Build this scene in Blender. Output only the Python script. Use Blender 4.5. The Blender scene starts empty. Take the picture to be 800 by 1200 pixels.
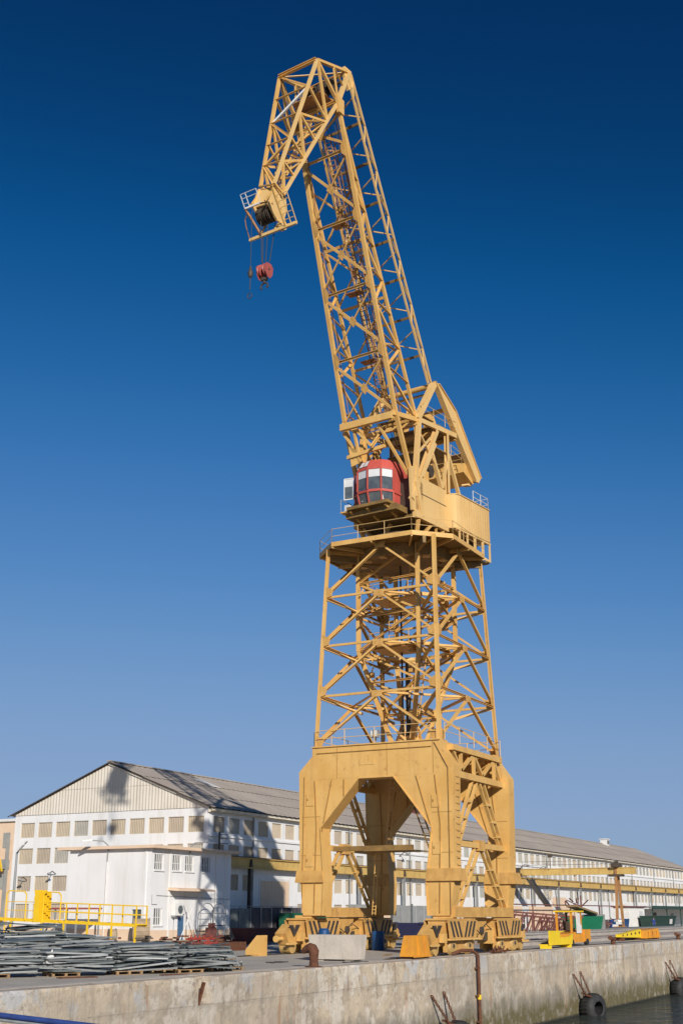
import bpy, bmesh, math, random
from mathutils import Vector as V, Matrix
random.seed(7)
C = bpy.context.scene.collection
S = bpy.context.scene
R = math.radians

# ---------------------------------------------------------------- camera, sky, sun, exposure
cam = bpy.data.cameras.new('camera'); co = bpy.data.objects.new('camera', cam); C.objects.link(co)
cam.sensor_fit = 'VERTICAL'; cam.sensor_height = 36; cam.sensor_width = 24; cam.lens = 42.75
cam.clip_end = 6000; cam.clip_start = 0.3
co.location = (0, 0, 2.35); co.rotation_euler = (R(90 + 18.29), 0, R(28.0 - 90))
S.camera = co
SUN_EL, SUN_DIR = R(23.0), V((0.713, 0.701))            # horizontal direction the light travels
w = bpy.data.worlds.new("World"); S.world = w; w.use_nodes = True
nt = w.node_tree; bg = nt.nodes['Background']
sky = nt.nodes.new('ShaderNodeTexSky'); sky.sky_type = 'NISHITA'; sky.sun_disc = False
sky.sun_elevation = SUN_EL; sky.sun_rotation = math.atan2(-SUN_DIR.x, -SUN_DIR.y)
sky.altitude = 0; sky.air_density = 1.0; sky.dust_density = 0.3; sky.ozone_density = 3.0
sc0 = nt.nodes.new('ShaderNodeVectorMath'); sc0.operation = 'SCALE'; sc0.inputs[3].default_value = 0.1
cv = nt.nodes.new('ShaderNodeRGBCurve')                # the photograph's own colour grade of a polarised blue sky
for ch, pts in enumerate((((0, 0), (.08, .002), (.112, .007), (.196, .07), (.336, .181), (.484, .238), (.84, .28), (1, .31)),
                          ((0, 0), (.08, .014), (.144, .038), (.204, .093), (.342, .212), (.55, .328), (.722, .366), (1, .42)),
                          ((0, 0), (.12, .04), (.272, .137), (.376, .287), (.574, .49), (.794, .580), (1, .60)))):
    c_ = cv.mapping.curves[ch]; c_.points[0].location = pts[0]; c_.points[1].location = pts[-1]
    for p in pts[1:-1]: c_.points.new(*p)
    for p in c_.points: p.handle_type = 'AUTO_CLAMPED'
cv.mapping.update()
sc1 = nt.nodes.new('ShaderNodeVectorMath'); sc1.operation = 'SCALE'; sc1.inputs[3].default_value = 10.0
nt.links.new(sky.outputs[0], sc0.inputs[0]); nt.links.new(sc0.outputs[0], cv.inputs['Color']); nt.links.new(cv.outputs[0], sc1.inputs[0]); nt.links.new(sc1.outputs[0], bg.inputs[0])
bg.inputs[1].default_value = 0.1
sl = bpy.data.lights.new('sun', 'SUN'); sl.energy = 4.6; sl.angle = R(0.5); sl.color = (1.0, 0.93, 0.84)
so = bpy.data.objects.new('sun', sl); C.objects.link(so)
so.rotation_euler = V((SUN_DIR.x * math.cos(SUN_EL), SUN_DIR.y * math.cos(SUN_EL), -math.sin(SUN_EL))).to_track_quat('-Z', 'Y').to_euler()
so.location = (0, 0, 100)
S.view_settings.view_transform = 'Standard'; S.view_settings.look = 'None'
S.view_settings.exposure = 0.0; S.view_settings.gamma = 1.0; S.view_settings.use_curve_mapping = False

# ---------------------------------------------------------------- materials
def mat(name, c1, c2=None, scale=2.0, rough=0.6, streak=None, samt=0.5, sscale=(3, 3, .25), bump=0.0, bscale=20, metal=0.0,
        spots=None, spot_amt=0.5, spot_scale=4.0, spec=0.4, contrast=(0.35, 0.65)):
    m = bpy.data.materials.new(name); m.use_nodes = True
    t = m.node_tree; n = t.nodes; L = t.links; b = n['Principled BSDF']
    b.inputs['Roughness'].default_value = rough; b.inputs['Metallic'].default_value = metal
    b.inputs['Specular IOR Level'].default_value = spec
    tc = n.new('ShaderNodeNewGeometry')
    def noise(vec, sc, det=6, ro=0.6):
        x = n.new('ShaderNodeTexNoise'); x.inputs['Scale'].default_value = sc; x.inputs['Detail'].default_value = det
        x.inputs['Roughness'].default_value = ro; L.new(vec, x.inputs['Vector']); return x.outputs['Fac']
    def ramp(f, a, bb):
        x = n.new('ShaderNodeMapRange'); x.inputs[1].default_value = a; x.inputs[2].default_value = bb; L.new(f, x.inputs[0]); return x.outputs[0]
    def mix(f, a, bcol, amt=1.0):
        x = n.new('ShaderNodeMix'); x.data_type = 'RGBA'
        if amt != 1.0:
            k = n.new('ShaderNodeMath'); k.operation = 'MULTIPLY'; k.inputs[1].default_value = amt; L.new(f, k.inputs[0]); f = k.outputs[0]
        L.new(f, x.inputs[0])
        if isinstance(a, tuple): x.inputs[6].default_value = (*a, 1)
        else: L.new(a, x.inputs[6])
        x.inputs[7].default_value = (*bcol, 1); return x.outputs[2]
    pos = tc.outputs['Position']
    col = c1
    if c2: col = mix(ramp(noise(pos, scale), *contrast), col, c2)
    if streak:
        mp = n.new('ShaderNodeMapping'); mp.inputs['Scale'].default_value = sscale; L.new(pos, mp.inputs[0])
        col = mix(ramp(noise(mp.outputs[0], 1.0, 5, .65), 0.5, 0.72), col, streak, samt)
    if spots:
        col = mix(ramp(noise(pos, spot_scale, 8, .7), 0.58, 0.72), col, spots, spot_amt)
    if isinstance(col, tuple): b.inputs['Base Color'].default_value = (*col, 1)
    else: L.new(col, b.inputs['Base Color'])
    if bump:
        bp = n.new('ShaderNodeBump'); bp.inputs['Strength'].default_value = bump; bp.inputs['Distance'].default_value = 0.05
        L.new(noise(pos, bscale), bp.inputs['Height']); L.new(bp.outputs[0], b.inputs['Normal'])
    m['ext'] = 1
    return m
M = {}
M['yellow'] = mat('ochre_yellow_paint', (.72, .45, .15), (.64, .37, .105), .45, .55, streak=(.46, .25, .08), samt=.42, sscale=(1.5, 1.5, .22), spots=(.26, .11, .04), spot_amt=.6, spot_scale=2.4)
M['yellow2'] = mat('fresh_yellow_paint', (.74, .46, .02), (.68, .40, .02), .8, .5, spots=(.35, .18, .04), spot_amt=.45, spot_scale=3)
M['pale'] = mat('sun_paled_yellow_paint', (.73, .49, .205), (.69, .45, .17), .6, .55, streak=(.50, .28, .09), samt=.3, sscale=(2, 2, .3))  # paler copy of the crane yellow; sun on quay-side parts is in the colour
M['black'] = mat('black_stripe_paint', (.035, .032, .03), (.06, .05, .045), 3, .6)
M['dark'] = mat('dark_greasy_steel', (.05, .042, .035), (.09, .065, .045), 2, .55)
M['rust'] = mat('rusty_iron', (.16, .065, .03), (.09, .035, .02), 5, .85, bump=.5, bscale=15)
M['rustred'] = mat('red_brown_primer', (.19, .065, .05), (.13, .05, .045), 2, .8)
M['red'] = mat('red_cabin_paint', (.56, .10, .075), (.47, .085, .065), .8, .5, streak=(.33, .05, .04), samt=.4)
M['hookred'] = mat('faded_red_paint', (.42, .10, .08), (.30, .07, .06), 3, .5)
M['white'] = mat('white_wall_paint', (.78, .78, .77), (.73, .73, .72), .25, .8, streak=(.58, .54, .47), samt=.42, sscale=(1.1, 1.1, .10), bump=.12, bscale=8)
M['whitepaint'] = mat('white_metal_paint', (.75, .74, .71), (.66, .65, .62), 1.5, .55)
M['peach'] = mat('peach_wall_paint', (.74, .56, .40), (.68, .50, .35), .6, .85)
M['clad'] = mat('beige_fibre_sheet', (.67, .62, .54), (.61, .56, .47), .35, .85, streak=(.42, .36, .29), samt=.4, sscale=(1.6, 1.6, .15))
M['roof'] = mat('grey_brown_roof_sheet', (.43, .375, .315), (.35, .305, .26), .12, .9, streak=(.24, .20, .17), samt=.5, sscale=(1.2, .18, .18), spots=(.47, .41, .33), spot_amt=.5, spot_scale=.3)
M['gutter'] = mat('cream_gutter_paint', (.74, .68, .55), (.66, .58, .46), 1.2, .7, streak=(.40, .30, .2), samt=.35, sscale=(2, 2, .5))
M['blind'] = mat('beige_canvas_blind', (.50, .42, .31), (.43, .36, .27), .7, .9, streak=(.34, .29, .22), samt=.4, sscale=(4, 4, .3))
M['blind2'] = mat('dusty_canvas_blind', (.44, .37, .28), (.38, .32, .25), .7, .9, streak=(.28, .24, .19), samt=.5, sscale=(4, 4, .3))
M['blind3'] = mat('greyed_canvas_blind', (.42, .40, .34), (.35, .33, .29), .7, .9)
M['bluegrey'] = mat('grey_pane_film', (.36, .36, .32), (.28, .28, .26), .4, .6)
M['conc'] = mat('weathered_concrete', (.48, .44, .37), (.40, .365, .31), .35, .9, streak=(.30, .27, .23), samt=.5, sscale=(.25, .9, 1), spots=(.23, .205, .17), spot_amt=.6, spot_scale=.8, bump=.35, bscale=6)
M['block'] = mat('pale_concrete_block', (.58, .52, .44), (.50, .45, .38), 1.0, .9, streak=(.34, .30, .27), samt=.45, sscale=(2, 2, .4), bump=.4, bscale=9)
M['galv'] = mat('galvanised_steel', (.30, .315, .305), (.17, .185, .185), 1.3, .5, metal=.25, spots=(.24, .17, .11), spot_amt=.45, spot_scale=3)
M['galvlight'] = mat('bright_galvanised_steel', (.44, .455, .45), (.33, .345, .34), 1.6, .45, metal=.25)
M['galvdark'] = mat('dark_grey_steel', (.10, .12, .12), (.16, .18, .18), 1.5, .55, metal=.2)
M['grey'] = mat('grey_metal_paint', (.30, .31, .31), (.24, .25, .25), 1, .6)
M['wood'] = mat('raw_pallet_wood', (.34, .22, .11), (.24, .15, .08), 3, .85, streak=(.15, .1, .06), samt=.5, sscale=(6, 6, 6))
M['railyel'] = mat('bright_yellow_paint', (.85, .56, .02), (.78, .50, .02), 1.5, .45, spots=(.42, .25, .05), spot_amt=.35, spot_scale=4)
M['glass'] = mat('dark_window_glass', (.06, .075, .085), (.11, .125, .13), 2.0, .15, spec=.8)
M['shade'] = mat('pale_sun_shade', (.66, .68, .68), (.58, .60, .60), 2, .6)
M['blue'] = mat('blue_plastic', (.012, .075, .22), (.012, .06, .17), 2, .45)
M['navy'] = mat('navy_paint', (.022, .025, .085), (.03, .03, .07), 2, .6)
M['bluedoor'] = mat('blue_door_paint', (.06, .14, .26), (.05, .12, .22), 2, .5)
M['green'] = mat('green_paint', (.02, .13, .075), (.015, .09, .05), 1.5, .55)
M['dgreen'] = mat('dark_green_paint', (.02, .05, .04), (.03, .065, .05), 1.5, .6)
M['suit'] = mat('blue_work_clothes', (.025, .06, .26), (.02, .045, .2), 8, .85)
M['skin'] = mat('skin', (.45, .25, .17), (.40, .21, .14), 20, .55)
M['tyre'] = mat('black_rubber', (.022, .022, .024), (.04, .04, .04), 3, .7)
M['net'] = mat('dark_screen_netting', (.06, .055, .065), (.10, .09, .09), .8, .95)
M['redpipe'] = mat('red_paint_parts', (.40, .06, .04), (.26, .05, .04), 3, .6)
M['hawser'] = mat('blue_hawser', (.03, .07, .26), (.025, .05, .18), 12, .7)
M['hawser2'] = mat('grey_hawser', (.30, .33, .33), (.22, .24, .24), 12, .7)
M['tarp'] = mat('tan_wooden_drum', (.42, .32, .22), (.33, .25, .17), 2, .85)
M['orange'] = mat('orange_yellow_paint', (.74, .33, .02), (.64, .27, .03), 1.2, .55, streak=(.36, .15, .05), samt=.5, sscale=(2, 2, .4))
M['gantryyel'] = mat('faded_gantry_yellow', (.62, .43, .14), (.54, .36, .11), .5, .6, streak=(.34, .19, .08), samt=.6, sscale=(1.5, 1.5, .5), spots=(.25, .13, .06), spot_amt=.5, spot_scale=1.2)
M['gantryrust'] = mat('rusty_yellow_leg', (.42, .22, .08), (.30, .14, .06), 1.0, .75)
M['yelseam'] = mat('dirty_seam_paint', (.46, .26, .07), (.36, .20, .06), 1.5, .6)
M['yelshaded'] = mat('shaded_grimy_yellow_paint', (.30, .18, .055), (.19, .115, .04), 1.2, .65)  # yellow darkened to paint in shade under floors and inside, plus some grime
M['rustyel'] = mat('rust_brown_yellow_steel', (.42, .22, .09), (.28, .13, .07), 1.2, .75)
M['wheelyel'] = mat('worn_wheel_paint', (.60, .38, .12), (.40, .26, .10), 2.5, .5)
M['pipegrey'] = mat('grey_mill_steel', (.44, .40, .36), (.35, .32, .29), .8, .6)
M['pipebrown'] = mat('brown_primed_steel', (.36, .28, .24), (.28, .22, .19), .8, .7)
M['pipepale'] = mat('pale_primed_steel', (.46, .42, .38), (.38, .35, .31), .8, .7)
M['railyel2'] = mat('lemon_yellow_paint', (.86, .62, .02), (.80, .56, .02), 1.5, .5, spots=(.4, .3, .05), spot_amt=.3, spot_scale=2)
M['greenb'] = mat('bright_green_paint', (.01, .22, .10), (.01, .17, .08), 1.5, .5)
M['yelworn'] = mat('worn_rusty_yellow_paint', (.66, .39, .12), (.52, .29, .08), 1.2, .65, streak=(.34, .16, .06), samt=.6, sscale=(2.5, 2.5, .5), spots=(.20, .085, .035), spot_amt=.8, spot_scale=2.6)
M['wire'] = mat('dark_wire', (.05, .05, .05))

# quay wall: patchy beige concrete, painted smears near the top, dark damp band and algae above the water
def quay_mat():
    m = bpy.data.materials.new('stained_quay_concrete'); m.use_nodes = True
    t = m.node_tree; n = t.nodes; L = t.links; b = n['Principled BSDF']; b.inputs['Roughness'].default_value = .9
    g = n.new('ShaderNodeNewGeometry').outputs['Position']
    def mp(sc):
        x = n.new('ShaderNodeMapping'); x.inputs['Scale'].default_value = sc; L.new(g, x.inputs[0]); return x.outputs[0]
    def nz(v, sc, d=7, ro=.65):
        x = n.new('ShaderNodeTexNoise'); x.inputs['Scale'].default_value = sc; x.inputs['Detail'].default_value = d; x.inputs['Roughness'].default_value = ro
        L.new(v, x.inputs[0]); return x.outputs['Fac']
    def rg(f, a, bb, lo=0, hi=1):
        x = n.new('ShaderNodeMapRange'); x.inputs[1].default_value = a; x.inputs[2].default_value = bb; x.inputs[3].default_value = lo; x.inputs[4].default_value = hi
        L.new(f, x.inputs[0]); return x.outputs[0]
    def ma(op, a, bb):
        x = n.new('ShaderNodeMath'); x.operation = op
        for i, q in enumerate((a, bb)):
            if isinstance(q, (int, float)): x.inputs[i].default_value = q
            else: L.new(q, x.inputs[i])
        return x.outputs[0]
    def mx(f, a, bb):
        x = n.new('ShaderNodeMix'); x.data_type = 'RGBA'; L.new(f, x.inputs[0])
        for i, q in ((6, a), (7, bb)):
            if isinstance(q, tuple): x.inputs[i].default_value = (*q, 1)
            else: L.new(q, x.inputs[i])
        return x.outputs[2]
    sx = n.new('ShaderNodeSeparateXYZ'); L.new(g, sx.inputs[0]); z = sx.outputs[2]
    col = mx(rg(nz(g, .55), .40, .60), (.62, .51, .37), (.43, .36, .27))
    col = mx(ma('MULTIPLY', rg(nz(mp((.9, .9, .3)), 1.0, 9, .75), .50, .64), .6), col, (.27, .22, .16))
    col = mx(ma('MULTIPLY', rg(nz(mp((.5, .5, .45)), 1.1, 9, .7), .51, .57), .75), col, (.74, .67, .56))
    # rust runs, bluish and whitish paint smears on the upper band
    top = rg(z, -1.25, -.55)
    col = mx(ma('MULTIPLY', rg(nz(mp((.7, .7, .09)), 1.9), .60, .68), .75), col, (.42, .20, .08))
    col = mx(ma('MULTIPLY', ma('MULTIPLY', rg(nz(mp((.45, .45, .3)), 1.6, 9, .7), .53, .58), top), .75), col, (.50, .52, .54))
    col = mx(ma('MULTIPLY', ma('MULTIPLY', rg(nz(mp((.8, .8, .3)), 1.3, 9, .75), .58, .64), top), .8), col, (.15, .08, .07))
    col = mx(ma('MULTIPLY', rg(nz(mp((.5, .5, .5)), .9, 10, .8), .60, .63), .8), col, (.30, .25, .20))
    band = ma('MULTIPLY', rg(ma('ADD', z, ma('MULTIPLY', nz(mp((.4, .4, 1)), 1.2), .7)), -.62, -.66), rg(z, -1.25, -1.0)); col = mx(ma('MULTIPLY', band, .5), col, (.34, .29, .23))
    col = mx(ma('MULTIPLY', rg(nz(g, 3.2, 8, .75), .56, .66), .7), col, (.20, .15, .11))
    drip = ma('MULTIPLY', rg(nz(mp((1.3, 1.3, .07)), 1.5, 6, .6), .55, .66), rg(ma('ADD', z, ma('MULTIPLY', nz(mp((.9, .9, .05)), 1.0), 3.0)), -.9, .6))
    col = mx(ma('MULTIPLY', drip, .6), col, (.20, .155, .11))
    big = rg(nz(mp((.10, .10, .25)), 1.0, 4, .5), .42, .58); col = mx(ma('MULTIPLY', big, .35), col, (.33, .29, .24))
    # wet band and algae follow the tide line
    zz = ma('ADD', z, ma('MULTIPLY', ma('SUBTRACT', nz(mp((.6, .6, .25)), 1.1), .5), 2.6))
    col = mx(ma('MULTIPLY', ma('MULTIPLY', rg(zz, -2.2, -2.8), rg(nz(mp((1, 1, .2)), 1.2), .25, .5)), .75), col, (.19, .17, .13))
    col = mx(ma('MULTIPLY', ma('MULTIPLY', rg(zz, -2.9, -3.6), rg(nz(g, 1.6), .36, .50)), .9), col, (.12, .10, .035))
    col = mx(rg(ma('ADD', z, ma('MULTIPLY', nz(g, 3), .3)), -4.1, -4.25), col, (.03, .03, .02))
    L.new(col, b.inputs['Base Color'])
    bp = n.new('ShaderNodeBump'); bp.inputs['Strength'].default_value = .7; bp.inputs['Distance'].default_value = .08
    L.new(ma('ADD', nz(g, 2.5, 9, .7), ma('MULTIPLY', nz(g, .5), 1.5)), bp.inputs['Height']); L.new(bp.outputs[0], b.inputs['Normal'])
    return m
M['quay'] = quay_mat()
def water_mat():
    m = bpy.data.materials.new('harbour_water'); m.use_nodes = True
    t = m.node_tree; n = t.nodes; L = t.links; b = n['Principled BSDF']
    b.inputs['Base Color'].default_value = (.030, .042, .036, 1); b.inputs['Roughness'].default_value = .08; b.inputs['IOR'].default_value = 1.33
    g = n.new('ShaderNodeNewGeometry').outputs['Position']; prev = None
    for sc, d, st, dist in ((.3, 3, 1, 2.0), (1.0, 4, 1, 1.0), (3.2, 3, 1, .3)):
        mp = n.new('ShaderNodeMapping'); mp.inputs['Scale'].default_value = (1, .6, 1); mp.inputs['Rotation'].default_value = (0, 0, .5); L.new(g, mp.inputs[0])
        x = n.new('ShaderNodeTexNoise'); x.inputs['Scale'].default_value = sc; x.inputs['Detail'].default_value = d; L.new(mp.outputs[0], x.inputs[0])
        bp = n.new('ShaderNodeBump'); bp.inputs['Strength'].default_value = st; bp.inputs['Distance'].default_value = dist
        L.new(x.outputs['Fac'], bp.inputs['Height'])
        if prev: L.new(prev, bp.inputs['Normal'])
        prev = bp.outputs[0]
    L.new(prev, b.inputs['Normal']); return m
M['water'] = water_mat()

# ---------------------------------------------------------------- object helpers
WM = {}                                                   # world matrix of every empty / mesh made here
def link(o, mw, parent=None):
    C.objects.link(o)
    if parent is not None:
        o.parent = parent; o.matrix_local = WM[parent.as_pointer()].inverted() @ mw
    else:
        o.matrix_local = mw
    WM[o.as_pointer()] = mw
    return o
def props(o, label=None, cat=None, group=None, kind=None, category=None):
    cat = cat or category
    for k, v_ in (('label', label), ('category', cat), ('group', group), ('kind', kind)):
        if v_: o[k] = v_
    return o
def thing(name, label, cat, loc=(0, 0, 0), rz=0, group=None):
    o = bpy.data.objects.new(name, None); o.empty_display_size = .3
    link(o, Matrix.Translation(loc) @ Matrix.Rotation(rz, 4, 'Z'))
    return props(o, label, cat, group)
class MB:
    """collects solid pieces in world coordinates and links them as one mesh object"""
    def __init__(s): s.v = []; s.f = []; s.mi = []; s.k = 0
    def add(s, vs, fs):
        n = len(s.v); s.v += [V(q) for q in vs]; s.f += [[i + n for i in f] for f in fs]; s.mi += [s.k] * len(fs); return s
    def hexa(s, p):                                       # 8 corners: bottom 0-3, top 4-7
        return s.add(p, [(0, 3, 2, 1), (4, 5, 6, 7), (0, 1, 5, 4), (1, 2, 6, 5), (2, 3, 7, 6), (3, 0, 4, 7)])
    def box(s, c, d, rz=0.0):
        cx, cy, cz = c; a, b, h = d[0] / 2, d[1] / 2, d[2] / 2; cs, sn = math.cos(rz), math.sin(rz)
        P = []
        for zz in (-h, h):
            for x, y in ((-a, -b), (a, -b), (a, b), (-a, b)): P.append((cx + x * cs - y * sn, cy + x * sn + y * cs, cz + zz))
        return s.hexa(P)
    def bb(s, x0, x1, y0, y1, z0, z1): return s.box(((x0 + x1) / 2, (y0 + y1) / 2, (z0 + z1) / 2), (x1 - x0, y1 - y0, z1 - z0))
    def frame(s, p, q, up):
        p, q = V(p), V(q); d = (q - p).normalized(); up = V(up)
        if abs(d.dot(up.normalized())) > .98: up = V((1, 0, 0)) if abs(d.x) < .9 else V((0, 1, 0))
        a = d.cross(up).normalized(); b = a.cross(d).normalized(); return p, q, d, a, b
    def beam(s, p, q, w, h=None, up=(0, 0, 1), w2=None, h2=None):
        h = h or w; p, q, d, a, b = s.frame(p, q, up); w2 = w2 or w; h2 = h2 or h
        P = [p - a * w / 2 - b * h / 2, p + a * w / 2 - b * h / 2, p + a * w / 2 + b * h / 2, p - a * w / 2 + b * h / 2]
        Q = [q - a * w2 / 2 - b * h2 / 2, q + a * w2 / 2 - b * h2 / 2, q + a * w2 / 2 + b * h2 / 2, q - a * w2 / 2 + b * h2 / 2]
        return s.hexa(P + Q)
    def chan(s, p, q, w, h, t=.03, up=(0, 0, 1)):          # channel: web (h, across up-plane) with two flanges of width w
        p, q, d, a, b = s.frame(p, q, up)
        s.beam(p, q, t, h - 2 * t, up)
        for k in (-1, 1):
            o = b * (k * (h / 2 - t / 2)) + a * (w / 2 - t / 2) * 1
            s.beam(p + o, q + o, w, t, up)
        return s
    def angle(s, p, q, w, h, t=.03, up=(0, 0, 1)):
        p, q, d, a, b = s.frame(p, q, up)
        s.beam(p, q, t, h, up); o = b * (-h / 2 + t / 2) + a * (w / 2 + t / 2); s.beam(p + o, q + o, w, t, up); return s
    def tube(s, p, q, r, n=8, r2=None, caps=True):
        p, q, d, a, b = s.frame(p, q, (0, 0, 1)); r2 = r if r2 is None else r2; k = len(s.v)
        for c, rr in ((p, r), (q, r2)):
            for i in range(n):
                t = 2 * math.pi * i / n; s.v.append(c + a * math.cos(t) * rr + b * math.sin(t) * rr)
        for i in range(n): j = (i + 1) % n; s.f.append([k + i, k + j, k + n + j, k + n + i]); s.mi.append(s.k)
        if caps: s.f.append([k + i for i in range(n)][::-1]); s.f.append([k + n + i for i in range(n)]); s.mi += [s.k] * 2
        return s
    def path(s, pts, r, n=6):
        for a, b in zip(pts, pts[1:]): s.tube(a, b, r, n)
        return s
    def prism(s, pts, off):                               # planar polygon extruded by vector off
        n = len(pts); off = V(off); P = [V(q) for q in pts] + [V(q) + off for q in pts]
        return s.add(P, [list(range(n))[::-1], [n + i for i in range(n)]] + [[i, (i + 1) % n, n + (i + 1) % n, n + i] for i in range(n)])
    def lathe(s, c, ax, prof, n=16):                      # prof: (distance along axis, radius)
        ax = V(ax).normalized(); up = V((0, 0, 1)) if abs(ax.z) < .9 else V((1, 0, 0)); a = ax.cross(up).normalized(); b = a.cross(ax); c = V(c); k = len(s.v)
        for (t, r) in prof:
            for i in range(n): th = 2 * math.pi * i / n; s.v.append(c + ax * t + (a * math.cos(th) + b * math.sin(th)) * r)
        for m_ in range(len(prof) - 1):
            for i in range(n): j = (i + 1) % n; s.f.append([k + m_ * n + i, k + m_ * n + j, k + (m_ + 1) * n + j, k + (m_ + 1) * n + i]); s.mi.append(s.k)
        s.f.append([k + i for i in range(n)][::-1]); s.f.append([k + (len(prof) - 1) * n + i for i in range(n)]); s.mi += [s.k] * 2
        return s
    def build(s, name, m, parent=None, smooth=False, origin=None, **kw):
        me = bpy.data.meshes.new(name)
        if parent is not None and origin is None: mw = WM[parent.as_pointer()].copy()
        else:
            if origin is None:
                xs = [q.x for q in s.v]; ys = [q.y for q in s.v]; zs = [q.z for q in s.v]
                origin = ((min(xs) + max(xs)) / 2, (min(ys) + max(ys)) / 2, min(zs))
            mw = Matrix.Translation(origin)
        inv = mw.inverted()
        me.from_pydata([inv @ q for q in s.v], [], s.f)
        bm = bmesh.new(); bm.from_mesh(me); bmesh.ops.recalc_face_normals(bm, faces=bm.faces); bm.to_mesh(me); bm.free()
        for x in (m if isinstance(m, (list, tuple)) else [m]): me.materials.append(M[x])
        if isinstance(m, (list, tuple)):
            for p_, i in zip(me.polygons, s.mi): p_.material_index = i
        if smooth:
            for p_ in me.polygons: p_.use_smooth = True
            try: me.set_sharp_from_angle(angle=R(38))
            except Exception: pass
        o = bpy.data.objects.new(name, me); link(o, mw, parent); return props(o, **kw)
def inst(name, me, mw, parent=None, **kw):
    o = bpy.data.objects.new(name, me); link(o, mw, parent); return props(o, **kw)
def dup(root, mw, label=None, group=None, cat=None):
    """copy of a thing with copies of its parts and sub-parts"""
    def rec(o, par, w_):
        c = o.copy(); C.objects.link(c); c.parent = par; WM[c.as_pointer()] = w_
        if par is None: c.matrix_local = w_
        for ch in KIDS.get(o.as_pointer(), []): rec(ch, c, w_)
        return c
    r = rec(root, None, mw)
    if label: r['label'] = label
    if group: r['group'] = group
    return r
KIDS = {}
_link0 = link
def link(o, mw, parent=None):
    if parent is not None: KIDS.setdefault(parent.as_pointer(), []).append(o)
    return _link0(o, mw, parent)

def wall_skin(mb, org, d, n, length, z0, z1, openings, depth, extra_x=(), extra_z=()):
    """front sheet of a wall with real recessed openings (a0,a1,z0,z1) and their reveals"""
    d, n, org = V((*d, 0)), V((*n, 0)), V(org)
    xs = sorted(set([0, length] + [round(q, 4) for o in openings for q in o[:2]])); zs = sorted(set([z0, z1] + [round(q, 4) for o in openings for q in o[2:]]))
    ops = [tuple(round(q, 4) for q in o) for o in openings]
    P = lambda a, z, k=0: org + d * a - n * k + V((0, 0, z))
    import bisect
    hole = set()
    for a0, a1, b0, b1 in ops:
        for i in range(bisect.bisect_left(xs, a0), bisect.bisect_left(xs, a1)):
            for j in range(bisect.bisect_left(zs, b0), bisect.bisect_left(zs, b1)): hole.add((i, j))
        for (p0, p1) in (((a0, b0), (a1, b0)), ((a1, b0), (a1, b1)), ((a1, b1), (a0, b1)), ((a0, b1), (a0, b0))):
            mb.add([P(*p0), P(*p1), P(*p1, depth), P(*p0, depth)], [(0, 1, 2, 3)])
    for j in range(len(zs) - 1):
        i = 0
        while i < len(xs) - 1:
            if (i, j) in hole: i += 1; continue
            k = i
            while k < len(xs) - 1 and (k, j) not in hole: k += 1
            mb.add([P(xs[i], zs[j]), P(xs[k], zs[j]), P(xs[k], zs[j + 1]), P(xs[i], zs[j + 1])], [(0, 1, 2, 3)]); i = k
# ---------------------------------------------------------------- setting: ground, rails, quay, water
QY, WZ = 28.7, -4.45
g = MB(); g.add([(-400, QY + .9, 0), (3000, QY + .9, 0), (3000, 3000, 0), (-400, 3000, 0)], [(0, 1, 2, 3)])
props(g.build('ground', 'conc', origin=(0, QY, 0)), kind='structure')
g = MB(); g.add([(-3000, -3000, WZ), (4000, -3000, WZ), (4000, QY + .3, WZ), (-3000, QY + .3, WZ)], [(0, 1, 2, 3)])
props(g.build('water', 'water', origin=(0, 0, WZ)), kind='structure')
g = MB(); g.add([(-3000, -3000, -9), (4000, -3000, -9), (4000, QY + .3, -9), (-3000, QY + .3, -9)], [(0, 1, 2, 3)])
props(g.build('harbour_bed', 'dark', origin=(0, 0, -9)), kind='structure')
q = MB(); notch = (42.15, 43.05, -.98, -.14)
for x0, x1 in ((-400, notch[0]), (notch[1], 900)): q.bb(x0, x1, QY, QY + .95, -9, -1.02)
q.bb(notch[0], notch[1], QY, QY + .95, -9, -1.02)
qw = q.build('quay_wall', 'quay', origin=(0, QY, -9), kind='structure')
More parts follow.
